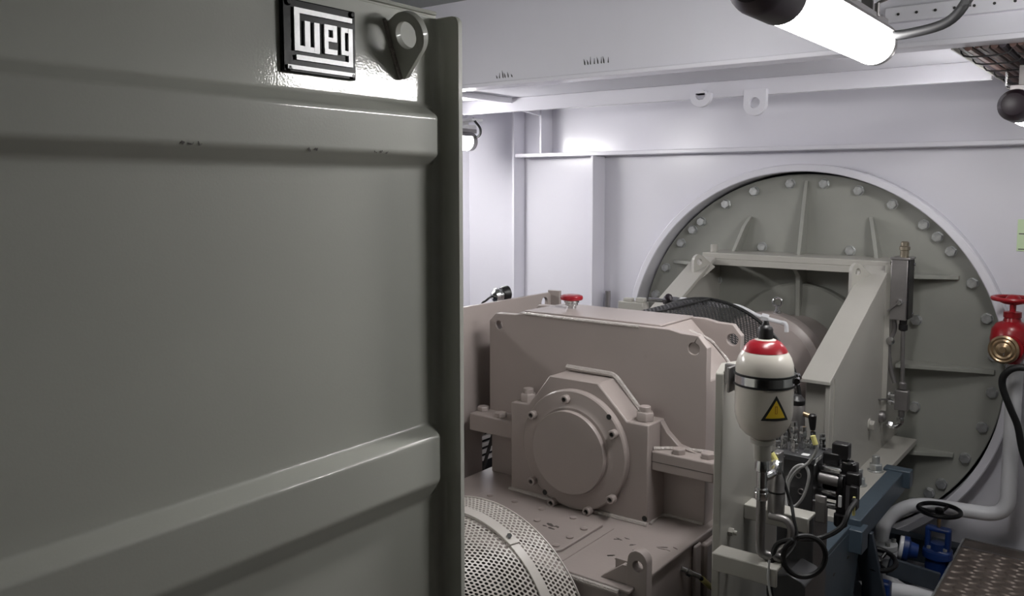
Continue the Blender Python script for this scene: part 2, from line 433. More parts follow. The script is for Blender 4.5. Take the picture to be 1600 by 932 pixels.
def rib(zb0, zb1, zc0, zc1, d, y0, y1):
    pr = round_poly([(0, zb1 + .03), (0, zb1), (d, zc1), (d, zc0), (0, zb0), (0, zb0 - .03)], (.005, .005, .006, .006))
    zm = (zb0 + zb1) / 2; rings = []
    rings.append([(-1.0 + x, y0, z) for x, z in pr]); rings.append([(-1.0 + x, y1 - .010, z) for x, z in pr])
    for k in range(1, 6):
        f = k / 5; g = 1 - f * f * (3 - 2 * f)
        rings.append([(-1.0 + x * g, y1 - .010 + .030 * f, zm + (z - zm) * (1 - .06 * f)) for x, z in pr])
    n = len(pr); m = MB(); fs = []
    for a in range(len(rings) - 1):
        for b in range(n - 1): fs.append((a * n + b, a * n + b + 1, (a + 1) * n + b + 1, (a + 1) * n + b))
    return m.add([(v[0] + .0004, v[1], v[2]) for r in rings for v in r], fs)
put('rib', rib(1.634, 1.738, 1.653, 1.719, .03, -.6, 1.08), 'motor_paint', mo, smooth=60).modifiers.new('wn', 'WEIGHTED_NORMAL')
put('rib', rib(1.049, 1.185, 1.089, 1.170, .03, -.6, 1.08), 'motor_paint', mo, smooth=60).modifiers.new('wn', 'WEIGHTED_NORMAL')
put('rib', rib(.45, .585, .49, .57, .03, -.6, 1.08), 'motor_paint', mo, smooth=60).modifiers.new('wn', 'WEIGHTED_NORMAL')
pts = [(-1.0, -.5), (-.951, -.5), (-.951, 1.870)] + [(-.966 + .015 * math.cos(a), 1.873 + .015 * math.sin(a)) for a in (0, PI / 8, PI / 4, 3 * PI / 8, PI / 2)] + [(-1.0, 1.888)]
put('end_flange', MB().prism(pts, [], PY, (1.105, 1.116)), 'motor_paint', mo, .002)
# soft bend between panel and flange
fil = [(-1.0 + .018 - .018 * math.cos(a), 1.105 - .018 + .018 * math.sin(a)) for a in [PI / 2 * i / 6 for i in range(7)]]
put('corner_fillet', MB().prism([(-1.0, 1.105)] + fil, [], lambda u, v, t: (u, v, t), (-.5, 1.885)), 'motor_paint', mo)
put('top_weld', MB().tube([(-.998, .3, 1.895), (-.998, .7, 1.896), (-.998, 1.1, 1.895)], .0035, 8), 'motor_paint', mo)
# lifting lug on the panel
a0 = Vector((-1.0, .987, 1.876)); ad = (Vector((-1.0, 1.020, 1.779)) - a0).normalized(); ox = Vector((1, 0, 0)); nn = ad.cross(ox).normalized()
cs, co, R = .036, .036, .037
arc = [(cs + R * math.cos(t), co + R * math.sin(t)) for t in [math.radians(x) for x in range(200, 20, -12)]]
poly = [(0.012, 0)] + arc + [(.104, .012), (.104, 0)]
lg = put('lifting_eye', MB().prism(poly, [circ(cs, co, .0215, 28)], lambda u, v, t: a0 + ad * u + ox * v + nn * t, (-.006, .006)), 'motor_paint', mo, .0015)
put('weld_bead', MB().tube([a0 + ad * .005 + nn * .008, a0 + ad * .05 + nn * .008, a0 + ad * .104 + nn * .006 + ox * .004], .004, 8), 'weld', lg)
# nameplate
PYA, PYB, PZA, PZB = .775, .912, 1.763, 1.867
npl = put('nameplate', MB().box(-1.0, -.992, PYA, PYB, PZA, PZB), 'black_gloss', mo, .002)
def lb(u0, u1, v0, v1, name='letter_stroke', mat='plate_letter', h=.0035):
    W, H = PYB - PYA, PZB - PZA
    return (PYA + u0 * W, PYA + u1 * W, PZB - v1 * H, PZB - v0 * H)
def letter(name, rects, mat='plate_letter'):
    m = MB()
    for k, (u0, u1, v0, v1) in enumerate(rects):
        y0, y1, z0, z1 = lb(u0, u1, v0, v1); m.box(-.9925 - k * .0001, -.9885 + k * .00015, y0 - k * .00003, y1 + k * .00003, z0 - k * .00003, z1 + k * .00003)
    put(name, m, mat, npl, smooth=0)
letter('letter_w', [(.13, .93, .115, .185), (.13, .20, .115, .70), (.13, .46, .625, .70), (.265, .335, .28, .66), (.39, .46, .28, .68)])
letter('letter_e', [(.53, .585, .27, .68), (.53, .705, .27, .335), (.65, .705, .27, .50), (.53, .705, .445, .50), (.53, .705, .61, .68)])
letter('letter_g', [(.765, .82, .27, .66), (.765, .925, .27, .335), (.765, .87, .595, .66), (.87, .93, .27, .82), (.15, .93, .755, .82)])
letter('rim', [(.04, .96, .90, .955)])
screw_me = mesh_of('screw', MB().lathe((0, 0, 0), (1, 0, 0), [(.005, 0), (.005, .002), (.003, .0035)], 12), 'black_gloss')
for u in (.07, .94):
    for v in (.06, .94):
        y0, _, _, z1 = lb(u, u, v, v); inst('screw', screw_me, npl, (-.992, y0, z1))
# worn spots on the ribs
for y0, z0, k in ((.60, 1.655, 3), (.80, 1.654, 2), (.93, 1.655, 3)):
    for i in range(k):
        pts = [(y0 + i * .012 + p, z0 + random.uniform(-.003, .003) + q) for p, q in chip_mesh(7, .005, .0008)]
        put('paint_chip', MB().prism(pts, [], PX, (-.9702, -.9697)), 'chip', mo, smooth=0)
pts = [(.655 + p, 1.140 + q) for p, q in chip_mesh(9, .005, .005)]
put('paint_chip', MB().prism(pts, [], PX, (-1.0002, -.9995)), 'chip', mo, smooth=0)

# ================================================================== GEARBOX
gb = thing('gearbox', 'beige split gearbox with round bearing cover and red vent knob on top', 'gearbox', (-1.4, 2.3, -.5))
def plate_outline(zlo):
    return [(-1.825, zlo), (-1.825, 1.138), (-1.797, 1.166), (-1.714, 1.168), (-1.675, 1.176), (-1.14, 1.176), (-1.10, 1.168), (-1.045, 1.166), (-1.016, 1.132), (-1.016, zlo)]
put('front_plate', MB().prism(plate_outline(.79), [circ(-1.783, 1.126, .0145), circ(-1.058, 1.127, .018)], PY, (2.28, 2.31)), 'gear_paint', gb, .002)
put('back_plate', MB().prism(plate_outline(.79), [circ(-1.783, 1.126, .0145), circ(-1.045, 1.118, .019)], PY, (2.535, 2.56)), 'gear_paint', gb, .002)
hs = [(-1.80, .60), (-1.80, 1.09), (-1.72, 1.172), (-1.185, 1.172), (-1.035, 1.02), (-1.035, .60)]
put('upper_housing', MB().prism(hs, [], PY, (2.31, 2.535)), 'gear_paint', gb, .004)
put('top_cover', MB().prism([(-1.70, 2.315), (-1.185, 2.315), (-1.185, 2.55), (-1.69, 2.55)], [], PZ, (1.172, 1.180)), 'gear_paint', gb, .003)
put('lower_plate', MB().box(-1.82, -1.016, 2.285, 2.56, .60, .79), 'gear_paint', gb, .002)
put('plug', MB().cyl((-1.058, 2.286, 1.127), (-1.058, 2.305, 1.127), .0178), 'gear_paint', gb)
put('weld_bead', MB().tube([(-1.675, 2.283, 1.174), (-1.55, 2.282, 1.173), (-1.40, 2.282, 1.173), (-1.24, 2.283, 1.173)], .0055, 8), 'weld', gb)
put('weld_bead', MB().tube([(-1.20, 2.40, 1.168), (-1.12, 2.53, 1.11), (-1.045, 2.53, 1.035)], .006, 8), 'weld', gb)
# bearing block
bo = [(-1.656, .60), (-1.656, .895), (-1.585, .897), (-1.504, 1.003), (-1.322, 1.003), (-1.221, .903), (-1.150, .903), (-1.150, .60)]
bb = put('bearing_block', MB().prism(bo, [], PY, (2.18, 2.285)), 'gear_paint', gb, .004)
put('weld_bead', MB().tube(bend([(-1.50, 2.277, 1.016), (-1.322, 2.277, 1.014), (-1.205, 2.277, .89)], .02), .009, 8, smooth=False), 'weld', bb)
put('weld_bead', MB().tube([(-1.66, 2.178, .603), (-1.5, 2.176, .602), (-1.3, 2.176, .602), (-1.148, 2.178, .603)], .008, 8), 'weld', bb)
cap = put('bearing_flange', MB().lathe((CX + .003, 2.18, CZ + .03), (0, -1, 0), [(.188, 0), (.188, .022), (.184, .026), (.15, .028), (.14, .03), (.135, .034)], 72), 'gear_paint', gb)
put('end_cover', MB().lathe((CX, 2.15, CZ + .027), (0, -1, 0), [(.130, 0), (.130, .018), (.1285, .021)], 72), 'gear_paint', gb)
so = MB().lathe((0, 0, 0), (0, -1, 0), [(.0135, 0), (.0135, .020), (.012, .022), (.0075, .022), (.0072, .012)], 18)
so_me = mesh_of('socket_screw', so, 'gear_paint')
dk_me = mesh_of('socket', MB().cyl((0, 0, 0), (0, -.0012, 0), .0072, n=6), 'ink')
for px in ((-1.418, .948), (-1.543, .878), (-1.248, .868), (-1.543, .662), (-1.252, .668), (-1.465, .605 + .005), (-1.335, .612)):
    o = inst('socket_screw', so_me, cap, (px[0], 2.156, px[1]))
    inst('socket', dk_me, o, (px[0], 2.1438, px[1]))
hole2 = mesh_of('tapped_hole', MB().cyl((0, 0, 0), (0, -.001, 0), .0085, n=16), 'ink')
for px in ((-1.268, .915), (-1.50, .632)): inst('tapped_hole', hole2, cap, (px[0], 2.1532, px[1]))
inst('tapped_hole', hole2, bb, (-1.158, 2.1795, .62))
def holddown(x, y, z, r=.028):
    m = MB().hexa((x, y, z), (0, 0, 1), r, .028, .3).cyl((x, y, z + .026), (x, y, z + .044), r * .62, n=16)
    o = put('hold_down_nut', m, 'gear_paint', bb, .002)
holddown(-1.618, 2.225, .895); holddown(-1.186, 2.225, .903)
# split flanges
put('split_flange', MB().box(-1.852, -1.656, 2.20, 2.31, .762, .822), 'gear_paint', gb, .004)
fr = put('split_flange', MB().box(-1.150, -.955, 2.20, 2.31, .764, .822), 'gear_paint', gb, .004)
put('flange_joint', MB().box(-1.148, -.9545, 2.1994, 2.2, .790, .7925), 'chip', gb)
put('flange_gusset', MB().prism([(-1.15, .822), (-1.15, .90), (-1.13, .87), (-1.09, .835), (-1.03, .822)], [], PY, (2.255, 2.28)), 'gear_paint', gb, .002)
put('weld_bead', MB().tube([(-1.15, 2.212, .826), (-1.10, 2.25, .826), (-1.02, 2.275, .826), (-.958, 2.28, .826)], .006, 8), 'weld', gb)
for x, y in ((-1.835, 2.255), (-1.735, 2.228), (-1.075, 2.228), (-.99, 2.24)):
    put('flange_bolt', MB().hexa((x, y, .822), (0, 0, 1), .021, .016, .2), 'gear_paint', gb, .0015)
# base
ba = put('base', MB().box(-1.835, -.998, 1.80, 2.75, -.5, .592), 'gear_paint', gb, .004)
put('top_plate', MB().box(-1.85, -.990, 1.79, 2.76, .590, .600), 'gear_paint', ba, .003)
put('weld_bead', MB().tube([(-1.8, 1.792, .588), (-1.3, 1.79, .588), (-1.02, 1.79, .588)], .008, 8), 'weld', ba)
put('weld_bead', MB().tube([(-1.146, 2.19, .602), (-1.146, 2.28, .602), (-1.02, 2.284, .602)], .006, 8), 'weld', ba)
ic = put('inspection_cover', MB().prism([(-1.70, 1.86), (-1.262, 1.86), (-1.25, 1.88), (-1.25, 2.095), (-1.70, 2.095)], [], PZ, (.600, .608)), 'gear_paint', gb, .002)
put('cover_seam', MB().box(-1.245, -1.215, 1.83, 2.10, .600, .603), 'gear_paint', gb, .001)
fl_me = mesh_of('flat_screw', MB().lathe((0, 0, 0), (0, 0, 1), [(.0105, 0), (.0105, .004), (.007, .005)], 14), 'gear_paint')
for px in ((-1.66, 2.075), (-1.565, 2.08), (-1.46, 2.08), (-1.345, 2.08), (-1.275, 2.03), (-1.275, 1.955), (-1.275, 1.885), (-1.42, 2.0)): inst('flat_screw', fl_me, ic, (px[0], px[1], .608))
for x, y, z, ln, wd, k in ((-1.355, 1.99, .6082, .022, .009, 5), (-1.10, 2.02, .6002, .022, .008, 4), (-1.11, 1.93, .6002, .02, .006, 3), (-1.03, 2.07, .6002, .02, .004, 4), (-1.16, 2.05, .6002, .016, .004, 3), (-1.56, 2.10, .6002, .012, .004, 2)):
    for i in range(k):
        cx, cy = x + random.uniform(-.025, .025), y + random.uniform(-.018, .018); s = random.uniform(.4, 1.1)
        an = random.uniform(-.5, .9); ca, sa = math.cos(an), math.sin(an)
        put('paint_chip', MB().prism([(cx + p * ca - q * sa, cy + p * sa + q * ca) for p, q in chip_mesh(13, ln * s, wd * s)], [], PZ, (z - .001, z + .0004)), 'chip', ba, smooth=0)
# lifting lug at the front corner of the base
lgp = [(-1.013, .50), (-1.013, .655)] + [(-.984 + .027 * math.cos(a), .668 + .027 * math.sin(a)) for a in [PI - PI * i / 10 for i in range(11)]] + [(-.957, .50)]
l2 = put('lifting_lug', MB().prism(lgp, [circ(-.982, .656, .0145)], PY, (1.815, 1.845)), 'gear_paint', gb, .002)
put('gusset', MB().prism([(1.83, .60), (1.83, .655), (1.90, .60)], [], PX, (-1.055, -1.012)), 'gear_paint', l2, .002)
put('gusset', MB().prism([(-1.09, .60), (-1.012, .60), (-1.012, .65), (-1.025, .65)], [], PY, (1.815, 1.845)), 'gear_paint', l2, .002)
# boxes and sensor on the right flank of the base
put('side_box', MB().box(-.998, -.986, 2.16, 2.205, -.2, .585), 'gear_paint', gb, .006)
put('side_box', MB().box(-.998, -.976, 2.215, 2.30, -.2, .575), 'gear_paint', gb, .008)
for i in range(7):
    cy = 1.99 + i * .012; cz = .445 - i * .0035 + random.uniform(-.004, .004)
    put('stamp_mark', MB().prism([(cy + p, cz + q) for p, q in chip_mesh(6, .005, .006)], [], PX, (-.998, -.9974)), 'ink', gb, smooth=0)
# red vent knob
vk = put('vent_plug', MB().lathe((-1.602, 2.458, 1.180), (0, 0, 1), [(.017, 0), (.017, .008), (.022, .010), (.022, .018), (.026, .020), (.026, .027)], 24), 'chrome', gb)
put('red_knob', MB().lathe((-1.602, 2.458, 1.207), (0, 0, 1), [(.030, 0), (.038, .003), (.040, .009), (.038, .016), (.030, .019)], 32), 'red_plastic', vk)

# sensor with yellow tag beside the base
sn = thing('proximity_sensor', 'small chrome sensor with yellow cable tag beside the gearbox base', 'sensor', (-.96, 2.15, .5))
put('body', MB().cyl((-.998, 2.093, .545), (-.96, 2.135, .515), .007).cyl((-.985, 2.105, .535), (-.978, 2.113, .529), .011, n=6), 'chrome', sn)
put('cable', MB().tube([(-.962, 2.133, .516), (-.960, 2.16, .495), (-.958, 2.20, .463), (-.956, 2.25, .42), (-.95, 2.30, .36), (-.94, 2.32, .25)], .006, 8), 'black_rubber', sn)
put('tag', MB().cyl((-.960, 2.15, .503), (-.958, 2.20, .463), .0085, n=12), 'tag_yellow', sn)

# plate beside the gearbox
gp = thing('side_plate', 'tall beige steel plate with a lifting hole standing behind the gearbox', 'plate', (-1.93, 2.4, -.5))
pl = [(1.6, -.5), (1.6, 1.182), (2.755, 1.182), (2.765, 1.172), (2.765, -.5)]
put('plate', MB().prism(pl, [circ(2.722, 1.145, .022), [(2.33, .55), (2.42, .55), (2.42, .73), (2.33, .70)]], PX, (-1.915, -1.900)), 'gear_paint', gp, .0015)
put('edge_strip', MB().box(-1.915, -1.86, 2.765, 2.78, -.5, 1.19), 'gear_paint', gp, .0015)
gl = thing('valve_grille', 'white slatted grille glimpsed behind the gearbox flank', 'grille', (-2.2, 2.7, -.5))
for i in range(7): put('slat', MB().box(-2.21, -2.20, 2.55, 2.80, .45 + i * .03, .466 + i * .03), 'white_plastic', gl)
put('rod', MB().cyl((-2.15, 2.62, .40), (-2.15, 2.74, .64), .007), 'black_plastic', gl)
put('backing', MB().box(-2.24, -2.23, 2.50, 2.85, -.5, .70), 'black_plastic', gl)
cg = thing('cable_gland', 'silver cable gland with black cap above the side plate', 'fitting', (-1.97, 2.55, 1.15))
put('gland', MB().lathe((-1.99, 2.50, 1.186), (.35, .9, .08), [(.012, 0), (.026, .01), (.028, .025), (.022, .03), (.022, .045)], 20), 'chrome', cg)
put('cap', MB().lathe((-1.975, 2.54, 1.192), (.35, .9, .1), [(.024, 0), (.028, .01), (.028, .03), (.02, .035)], 20), 'black_plastic', cg)
put('wire', MB().tube([(-1.99, 2.50, 1.186), (-1.985, 2.46, 1.175), (-1.98, 2.42, 1.15), (-1.98, 2.40, 1.0)], .004, 8), 'black_rubber', cg)

# ================================================================== PERFORATED COUPLING GUARDS
def perforate(fmap, u0, u1, v0, v1, pu, hole, hn=8):
    m = MB(); pv = pu * math.sqrt(3) / 2; j = 0; v = v0; R = pu / math.sqrt(3)
    while v <= v1:
        u = u0 + (pu / 2 if j % 2 else 0)
        while u <= u1:
            oc = []; ic = []
            for k in range(6):
                for s in range(2):
                    a = PI / 2 + PI / 3 * k
                    p = Vector((math.cos(a), math.sin(a))); q = Vector((math.cos(a + PI / 3), math.sin(a + PI / 3)))
                    w_ = p if s == 0 else (p + q) / 2
                    oc.append(fmap(u + w_.x * R, v + w_.y * R))
                    dn = w_.normalized() * hole; ic.append(fmap(u + dn.x, v + dn.y))
            n = 12
            m.add(oc + ic, [(i, (i + 1) % n, n + (i + 1) % n, n + i) for i in range(n)])
            u += pu
        v += pv; j += 1
    return m
def solid(o, t):
    s = o.modifiers.new('solidify', 'SOLIDIFY'); s.thickness = t; s.offset = 0
# sections of the drum: (Y, x, z, r)
SEC = [(1.50, -1.43, .535, .17), (1.60, -1.43, .485, .225), (1.68, -1.432, .438, .286), (1.775, -1.435, .386, .350)]
def drum(t):                                     # t 0..3 along sections
    i = min(int(t), 2); f = t - i; A, B = SEC[i], SEC[i + 1]
    return [A[k] + (B[k] - A[k]) * f for k in range(4)]
def drum_map(rm, scale):
    def f(u, v):
        y, x, z, r = drum(max(0, min(3, v / scale)))
        a = u / rm
        return (x + r * math.sin(a), y, z + r * math.cos(a))
    return f
dg = thing('coupling_guard', 'pale perforated drum guard with a bolted band before the gearbox', 'guard', (-1.43, 1.65, -.5))
sA = .1
o = put('perforated_sheet', perforate(drum_map(.31, .112), -.42, .62, .112 * 2.08, .112 * 2.99, .0122, .0042), 'guard_paint', dg, smooth=0); solid(o, .0015)
o = put('perforated_sheet', perforate(drum_map(.24, .09), -.32, .50, .006, .09 * 1.98, .0122, .0043), 'guard_paint', dg, smooth=0); solid(o, .0015)
def band(t0, t1, off, a0, a1, n=48):
    m = MB(); vs = []
    for i in range(n + 1):
        a = a0 + (a1 - a0) * i / n
        for t, dr in ((t0, off), (t1, off), (t1, off + .004), (t0, off + .004)):
            y, x, z, r = drum(t)
            vs.append((x + (r + dr) * math.sin(a), y, z + (r + dr) * math.cos(a)))
    fs = []
    for i in range(n):
        for k in range(4):
            fs.append((i * 4 + k, i * 4 + (k + 1) % 4, (i + 1) * 4 + (k + 1) % 4, (i + 1) * 4 + k))
    fs += [(3, 2, 1, 0), tuple(n * 4 + k for k in range(4))]
    m.add(vs, fs); return m
put('band', band(1.93, 2.20, .002, -1.3, 1.9), 'guard_paint', dg, .001)
bs = put('band_overlap', band(1.90, 2.22, .007, -1.3, .58), 'guard_paint', dg, .001)
y, x, z, r = drum(2.08)
nv = Vector((math.sin(.50), -.55, math.cos(.50))).normalized()
put('band_screw', MB().hexa(Vector((x + (r + .011) * math.sin(.50), y, z + (r + .011) * math.cos(.50))), nv, .0075, .006), 'chrome', bs)
put('rim', band(2.97, 3.0, -.001, -1.3, 1.9), 'guard_paint', dg)
put('inner_coupling', MB().cyl((-1.43, 1.15, .40), (-1.43, 1.79, .37), .15, n=32).cyl((-1.43, 1.64, .40), (-1.43, 1.70, .39), .19, n=32), 'black_paint', dg)  # black core added to give the drum's holes their shaded look
put('guard_foot', MB().box(-1.75, -1.12, 1.52, 1.76, -.5, .15), 'guard_paint', dg, .004)
# black mesh guard
bgd = thing('mesh_guard', 'black wire mesh guard ring over the shaft coupling behind the gearbox', 'guard', (CX, 2.85, -.5))
RG = .383
o = put('mesh', perforate(lambda u, v: (CX + RG * math.sin(u / RG), v, CZ + .015 + RG * math.cos(u / RG)), -.55, 1.0, 2.60, 3.11, .0165, .0053), 'black_paint', bgd, smooth=0); solid(o, .0012)
rim = MB()
for yy in (2.60, 3.125):
    pts = [(CX + (RG + .001) * math.sin(a), yy, CZ + .015 + (RG + .001) * math.cos(a)) for a in [-1.7 + 4.2 * i / 48 for i in range(49)]]
    put('rim', MB().tube(pts, .007, 8, smooth=False), 'black_paint', bgd)
put('rib', MB().tube([(CX + RG * math.sin(.05), 2.6, CZ + .02 + RG * math.cos(.05)), (CX + RG * math.sin(.05), 3.12, CZ + .02 + RG * math.cos(.05))], .004, 6), 'black_paint', bgd)
put('inner_coupling', MB().cyl((CX, 2.56, CZ), (CX, 3.2, CZ), .19, n=40).cyl((CX, 2.75, CZ), (CX, 2.82, CZ), .28, n=40).cyl((CX, 2.9, CZ), (CX, 2.97, CZ), .28, n=40), 'black_paint', bgd)

# ================================================================== ROUND COVER IN THE BULKHEAD
YD = 4.30
cv = thing('bulkhead_cover', 'large round grey green cover plate bolted into the bulkhead opening', 'cover plate', (CX, YD, -.16))
put('disc', MB().lathe((CX, YD + .03, CZ), (0, -1, 0), [(.907, 0), (.907, .027), (.904, .030)], 128), 'disc_paint', cv)
bolt_me = mesh_of('bolt', MB().lathe((0, 0, 0), (0, -1, 0), [(.0255, 0), (.0255, .003)], 18).hexa((0, -.003, 0), (0, -1, 0), .0235, .022, .2), 'bolt_steel')
angs = [95.4 - 11.2 * i for i in range(32)] + [45.2, 135.1, -44.0, -134]
for a in angs: inst('bolt', bolt_me, cv, (CX + .862 * math.cos(math.radians(a)), YD, CZ + .862 * math.sin(math.radians(a))), (0, random.uniform(0, 1), 0))
for a in (112.4, 67.3, 22.3, -20, -46.6, 157.3, 143.5): inst('bolt', bolt_me, cv, (CX + .575 * math.cos(math.radians(a)), YD, CZ + .575 * math.sin(math.radians(a))), (0, random.uniform(0, 1), 0))
inst('bolt', bolt_me, cv, (CX + .394 * math.cos(-.288), YD, CZ + .394 * math.sin(-.288)))
# stiffening ribs, tapered
put('stiffener', MB().prism([(YD, 1.63), (YD - .012, 1.63), (YD - .10, 1.262), (YD, 1.262)], [], PX, (-1.409, -1.391)), 'disc_paint', cv, .002)
def slanted(x_top, x_bot, z_top, z_bot):
    v = []
    for dx in (-.009, .009):
        v += [(x_top + dx, YD, z_top), (x_top + dx, YD - .02, z_top), (x_top + dx + (x_bot - x_top) * .35, YD - .05, z_top - .05), (x_bot + dx, YD - .09, z_bot), (x_bot + dx, YD, z_bot)]
    return MB().add(v, [(0, 1, 2, 3, 4), (9, 8, 7, 6, 5)] + [(i, (i + 1) % 5, 5 + (i + 1) % 5, 5 + i) for i in range(5)])
put('stiffener', slanted(-1.685, -1.745, 1.445, 1.262), 'disc_paint', cv, .002)
put('stiffener', slanted(-1.085, -1.035, 1.455, 1.262), 'disc_paint', cv, .002)
for x0, x1, z in ((-.925, -.695, 1.188), (-.925, -.535, .772), (-.925, -.685, .362), (-1.87, -2.115, 1.188), (-1.87, -2.26, .772)):
    put('stiffener', MB().prism([(x0, YD), (x0, YD - .13), (x1, YD - .022), (x1, YD)], [], PZ, (z - .009, z + .009)), 'disc_paint', cv, .002)
put('stiffener', MB().prism([(YD, 1.23), (YD - .20, 1.23), (YD - .10, 1.16), (YD - .09, .95), (YD, .95)], [], PX, (-1.412, -1.388)), 'disc_paint', cv, .003)
put('hub_collar', MB().lathe((CX, YD, CZ), (0, -1, 0), [(.36, 0), (.36, .05), (.35, .06), (.20, .06)], 64), 'disc_paint', cv)

# support frame in front of the cover
sf = thing('bearing_support', 'beige welded support frame with sloping legs before the round cover', 'frame', (CX, 3.7, .42))
put('top_plate', MB().box(-1.842, -.935, 4.05, YD, 1.236, 1.266), 'frame_paint', sf, .003)
put('top_lip', MB().box(-1.842, -.935, 4.045, 4.06, 1.205, 1.236), 'frame_paint', sf, .002)
def leg(xa, xb, xs0, xs1):
    # sloping flange
    m = MB()
    y0, z0, y1, z1 = 3.19, .875, 4.03, 1.246
    t = .016
    prof = [(y1, z1), (y0, z0), (y0, z0 - .014), (y0 + .06, z0 + .004), (y0 + .06, .42), (y0 + .076, .42), (y0 + .076, z0 + .012), (y1 + .01, z1 - t)]
    m.prism(prof, [], lambda u, v, tt: (tt, u, v), (xa, xb))
    g = put('leg_flange', m, 'frame_paint', sf, .002)
    put('side_web', MB().prism([(y1 + .01, z1 - .018), (y0 + .016, z0 - .01), (y0 + .016, .42), (YD - .001, .42), (YD - .001, z1 - .018)], [], lambda u, v, tt: (tt, u, v), (xs0, xs1)), 'frame_paint', sf, .002)
leg(-1.040, -.930, -.952, -.934)
leg(-1.872, -1.762, -1.868, -1.850)
def lugp(x, y=3.85):
    hd = Vector((.447, .894, 0)); nx = Vector((.894, -.447, 0)); o = Vector((x, y, 0))
    pts = [(0, 1.125), (0, 1.225)] + [(.034 + .034 * math.cos(a), 1.232 + .034 * math.sin(a)) for a in [math.radians(t) for t in range(170, 30, -20)]] + [(.135, 1.20), (.06, 1.15)]
    return MB().prism(pts, [circ(.036, 1.228, .0155)], lambda u, v, t: o + hd * u + Vector((0, 0, v)) + nx * t, (-.009, .009))
put('lifting_lug', lugp(-1.052), 'frame_paint', sf, .002)
put('lifting_lug', lugp(-1.815, 3.88), 'frame_paint', sf, .002)
put('stub', MB().cyl((-1.80, 4.10, 1.266), (-1.80, 4.10, 1.305), .018), 'frame_paint', sf, .002)
put('base_plate', MB().box(-2.0, -.835, 3.05, 4.25, .395, .42), 'frame_paint', sf, .003)
def stud(x, y, parent):
    m = MB().lathe((x, y, .42), (0, 0, 1), [(.032, 0), (.032, .006)], 20).hexa((x, y, .426), (0, 0, 1), .027, .026).cyl((x, y, .45), (x, y, .485), .015, n=14)
    put('stud_nut', m, 'bolt_steel', parent, .001)
stud(-.883, 3.445, sf); stud(-.872, 3.66, sf)
put('web_bolt', MB().lathe((-.934, 3.78, .58), (1, 0, 0), [(.026, 0), (.026, .006)], 18).hexa((-.928, 3.78, .58), (1, 0, 0), .022, .018), 'frame_paint', sf)

# shaft seal housing
sh = thing('seal_housing', 'pinkish beige round shaft seal housing with an eyebolt on top', 'housing', (CX, 3.5, .5))
put('barrel', MB().lathe((CX, 4.24, CZ), (0, -1, 0), [(.20, 0), (.20, .37), (.262, .37), (.264, .373), (.264, .46), (.25, .468), (.232, .475), (.225, .52), (.222, .90), (.205, .93), (.15, .94), (.15, 1.04)], 64), 'gear_paint', sh)
eb = MB().torus((CX + .035, 3.83, CZ + .312), (.2, -.98, 0), .020, .006, 24, 8).lathe((CX + .035, 3.83, CZ + .26), (0, 0, 1), [(.018, 0), (.018, .010), (.012, .014), (.010, .034)], 16)
put('eyebolt', eb, 'chrome', sh)
put('drain_pipe', MB().tube([(CX - .08, 3.28, CZ + .36), (CX - .02, 3.30, CZ + .352), (CX + .04, 3.36, CZ + .345), (CX + .09, 3.45, CZ + .30), (CX + .16, 3.50, CZ + .275), (CX + .19, 3.50, CZ + .268), (CX + .195, 3.50, CZ + .235)], .009, 10), 'pipe_white', sh)
put('pipe_fitting', MB().hexa((CX + .10, 3.46, CZ + .297), (.9, .3, -.2), .017, .03), 'pipe_white', sh)
put('pipe_fitting', MB().hexa((CX - .12, 3.26, CZ + .365), (1, .1, 0), .016, .035).hexa((CX - .17, 3.25, CZ + .365), (1, .1, 0), .016, .03), 'pipe_white', sh)
put('valve_body', MB().hexa((CX - .24, 3.24, CZ + .362), (1, 0, 0), .020, .07).cyl((CX - .31, 3.23, CZ + .36), (CX - .06, 3.27, CZ + .36), .009), 'chrome', sh)
put('dark_plug', MB().lathe((CX - .215, 3.23, CZ + .372), (0, -.6, .8), [(.014, 0), (.016, .012), (.010, .02)], 18), 'lamp_cap', sh)
put('mounting_block', MB().box(CX - .45, CX - .33, 3.21, 3.27, CZ + .27, CZ + .345), 'frame_paint', sh, .003)
put('mounting_block', MB().box(CX - .37, CX - .33, 3.22, 3.25, CZ + .345, CZ + .365).box(CX - .43, CX - .39, 3.22, 3.25, CZ + .345, CZ + .36), 'frame_paint', sh, .003)

# ================================================================== ACTUATOR ON THE RIGHT LEG
ac = thing('limit_switch', 'grey steel switch box with brass top and push rod on a flat bar', 'switch', (-.87, 3.97, .55))
bx = put('box', MB().box(-.909, -.841, 3.95, 4.055, 1.018, 1.285), 'dull_steel', ac, .003)
put('side_cover', MB().box(-.841, -.835, 3.96, 4.05, 1.022, 1.282), 'black_plastic', bx, .002)
put('lid', MB().box(-.914, -.833, 3.945, 4.06, 1.283, 1.293), 'dull_steel', bx, .003)
put('top_gland', MB().lathe((-.865, 3.99, 1.293), (0, 0, 1), [(.018, 0), (.018, .03), (.022, .032), (.022, .046), (.017, .05), (.017, .066), (.012, .07)], 20), 'dull_brass', bx)
put('clamp_screw', MB().hexa((-.868, 3.95, 1.098), (0, -1, 0), .014, .016), 'chrome', bx)
put('clamp_arm', MB().beam((-.915, 3.944, 1.055), (-.87, 3.944, 1.10), .006, .022, (0, 1, 0)), 'dull_steel', bx)
scm = mesh_of('box_screw', MB().hexa((0, 0, 0), (1, 0, 0), .007, .008), 'chrome')
for z in (1.04, 1.26): inst('box_screw', scm, bx, (-.835, 4.03, z))
put('flat_bar', MB().box(-.939, -.913, 3.975, 3.987, .60, 1.258), 'frame_paint', ac, .002)
put('boot', MB().lathe((-.858, 3.985, 1.018), (0, 0, -1), [(.016, 0), (.016, .02), (.019, .022), (.019, .045), (.012, .05)], 18), 'black_plastic', ac)
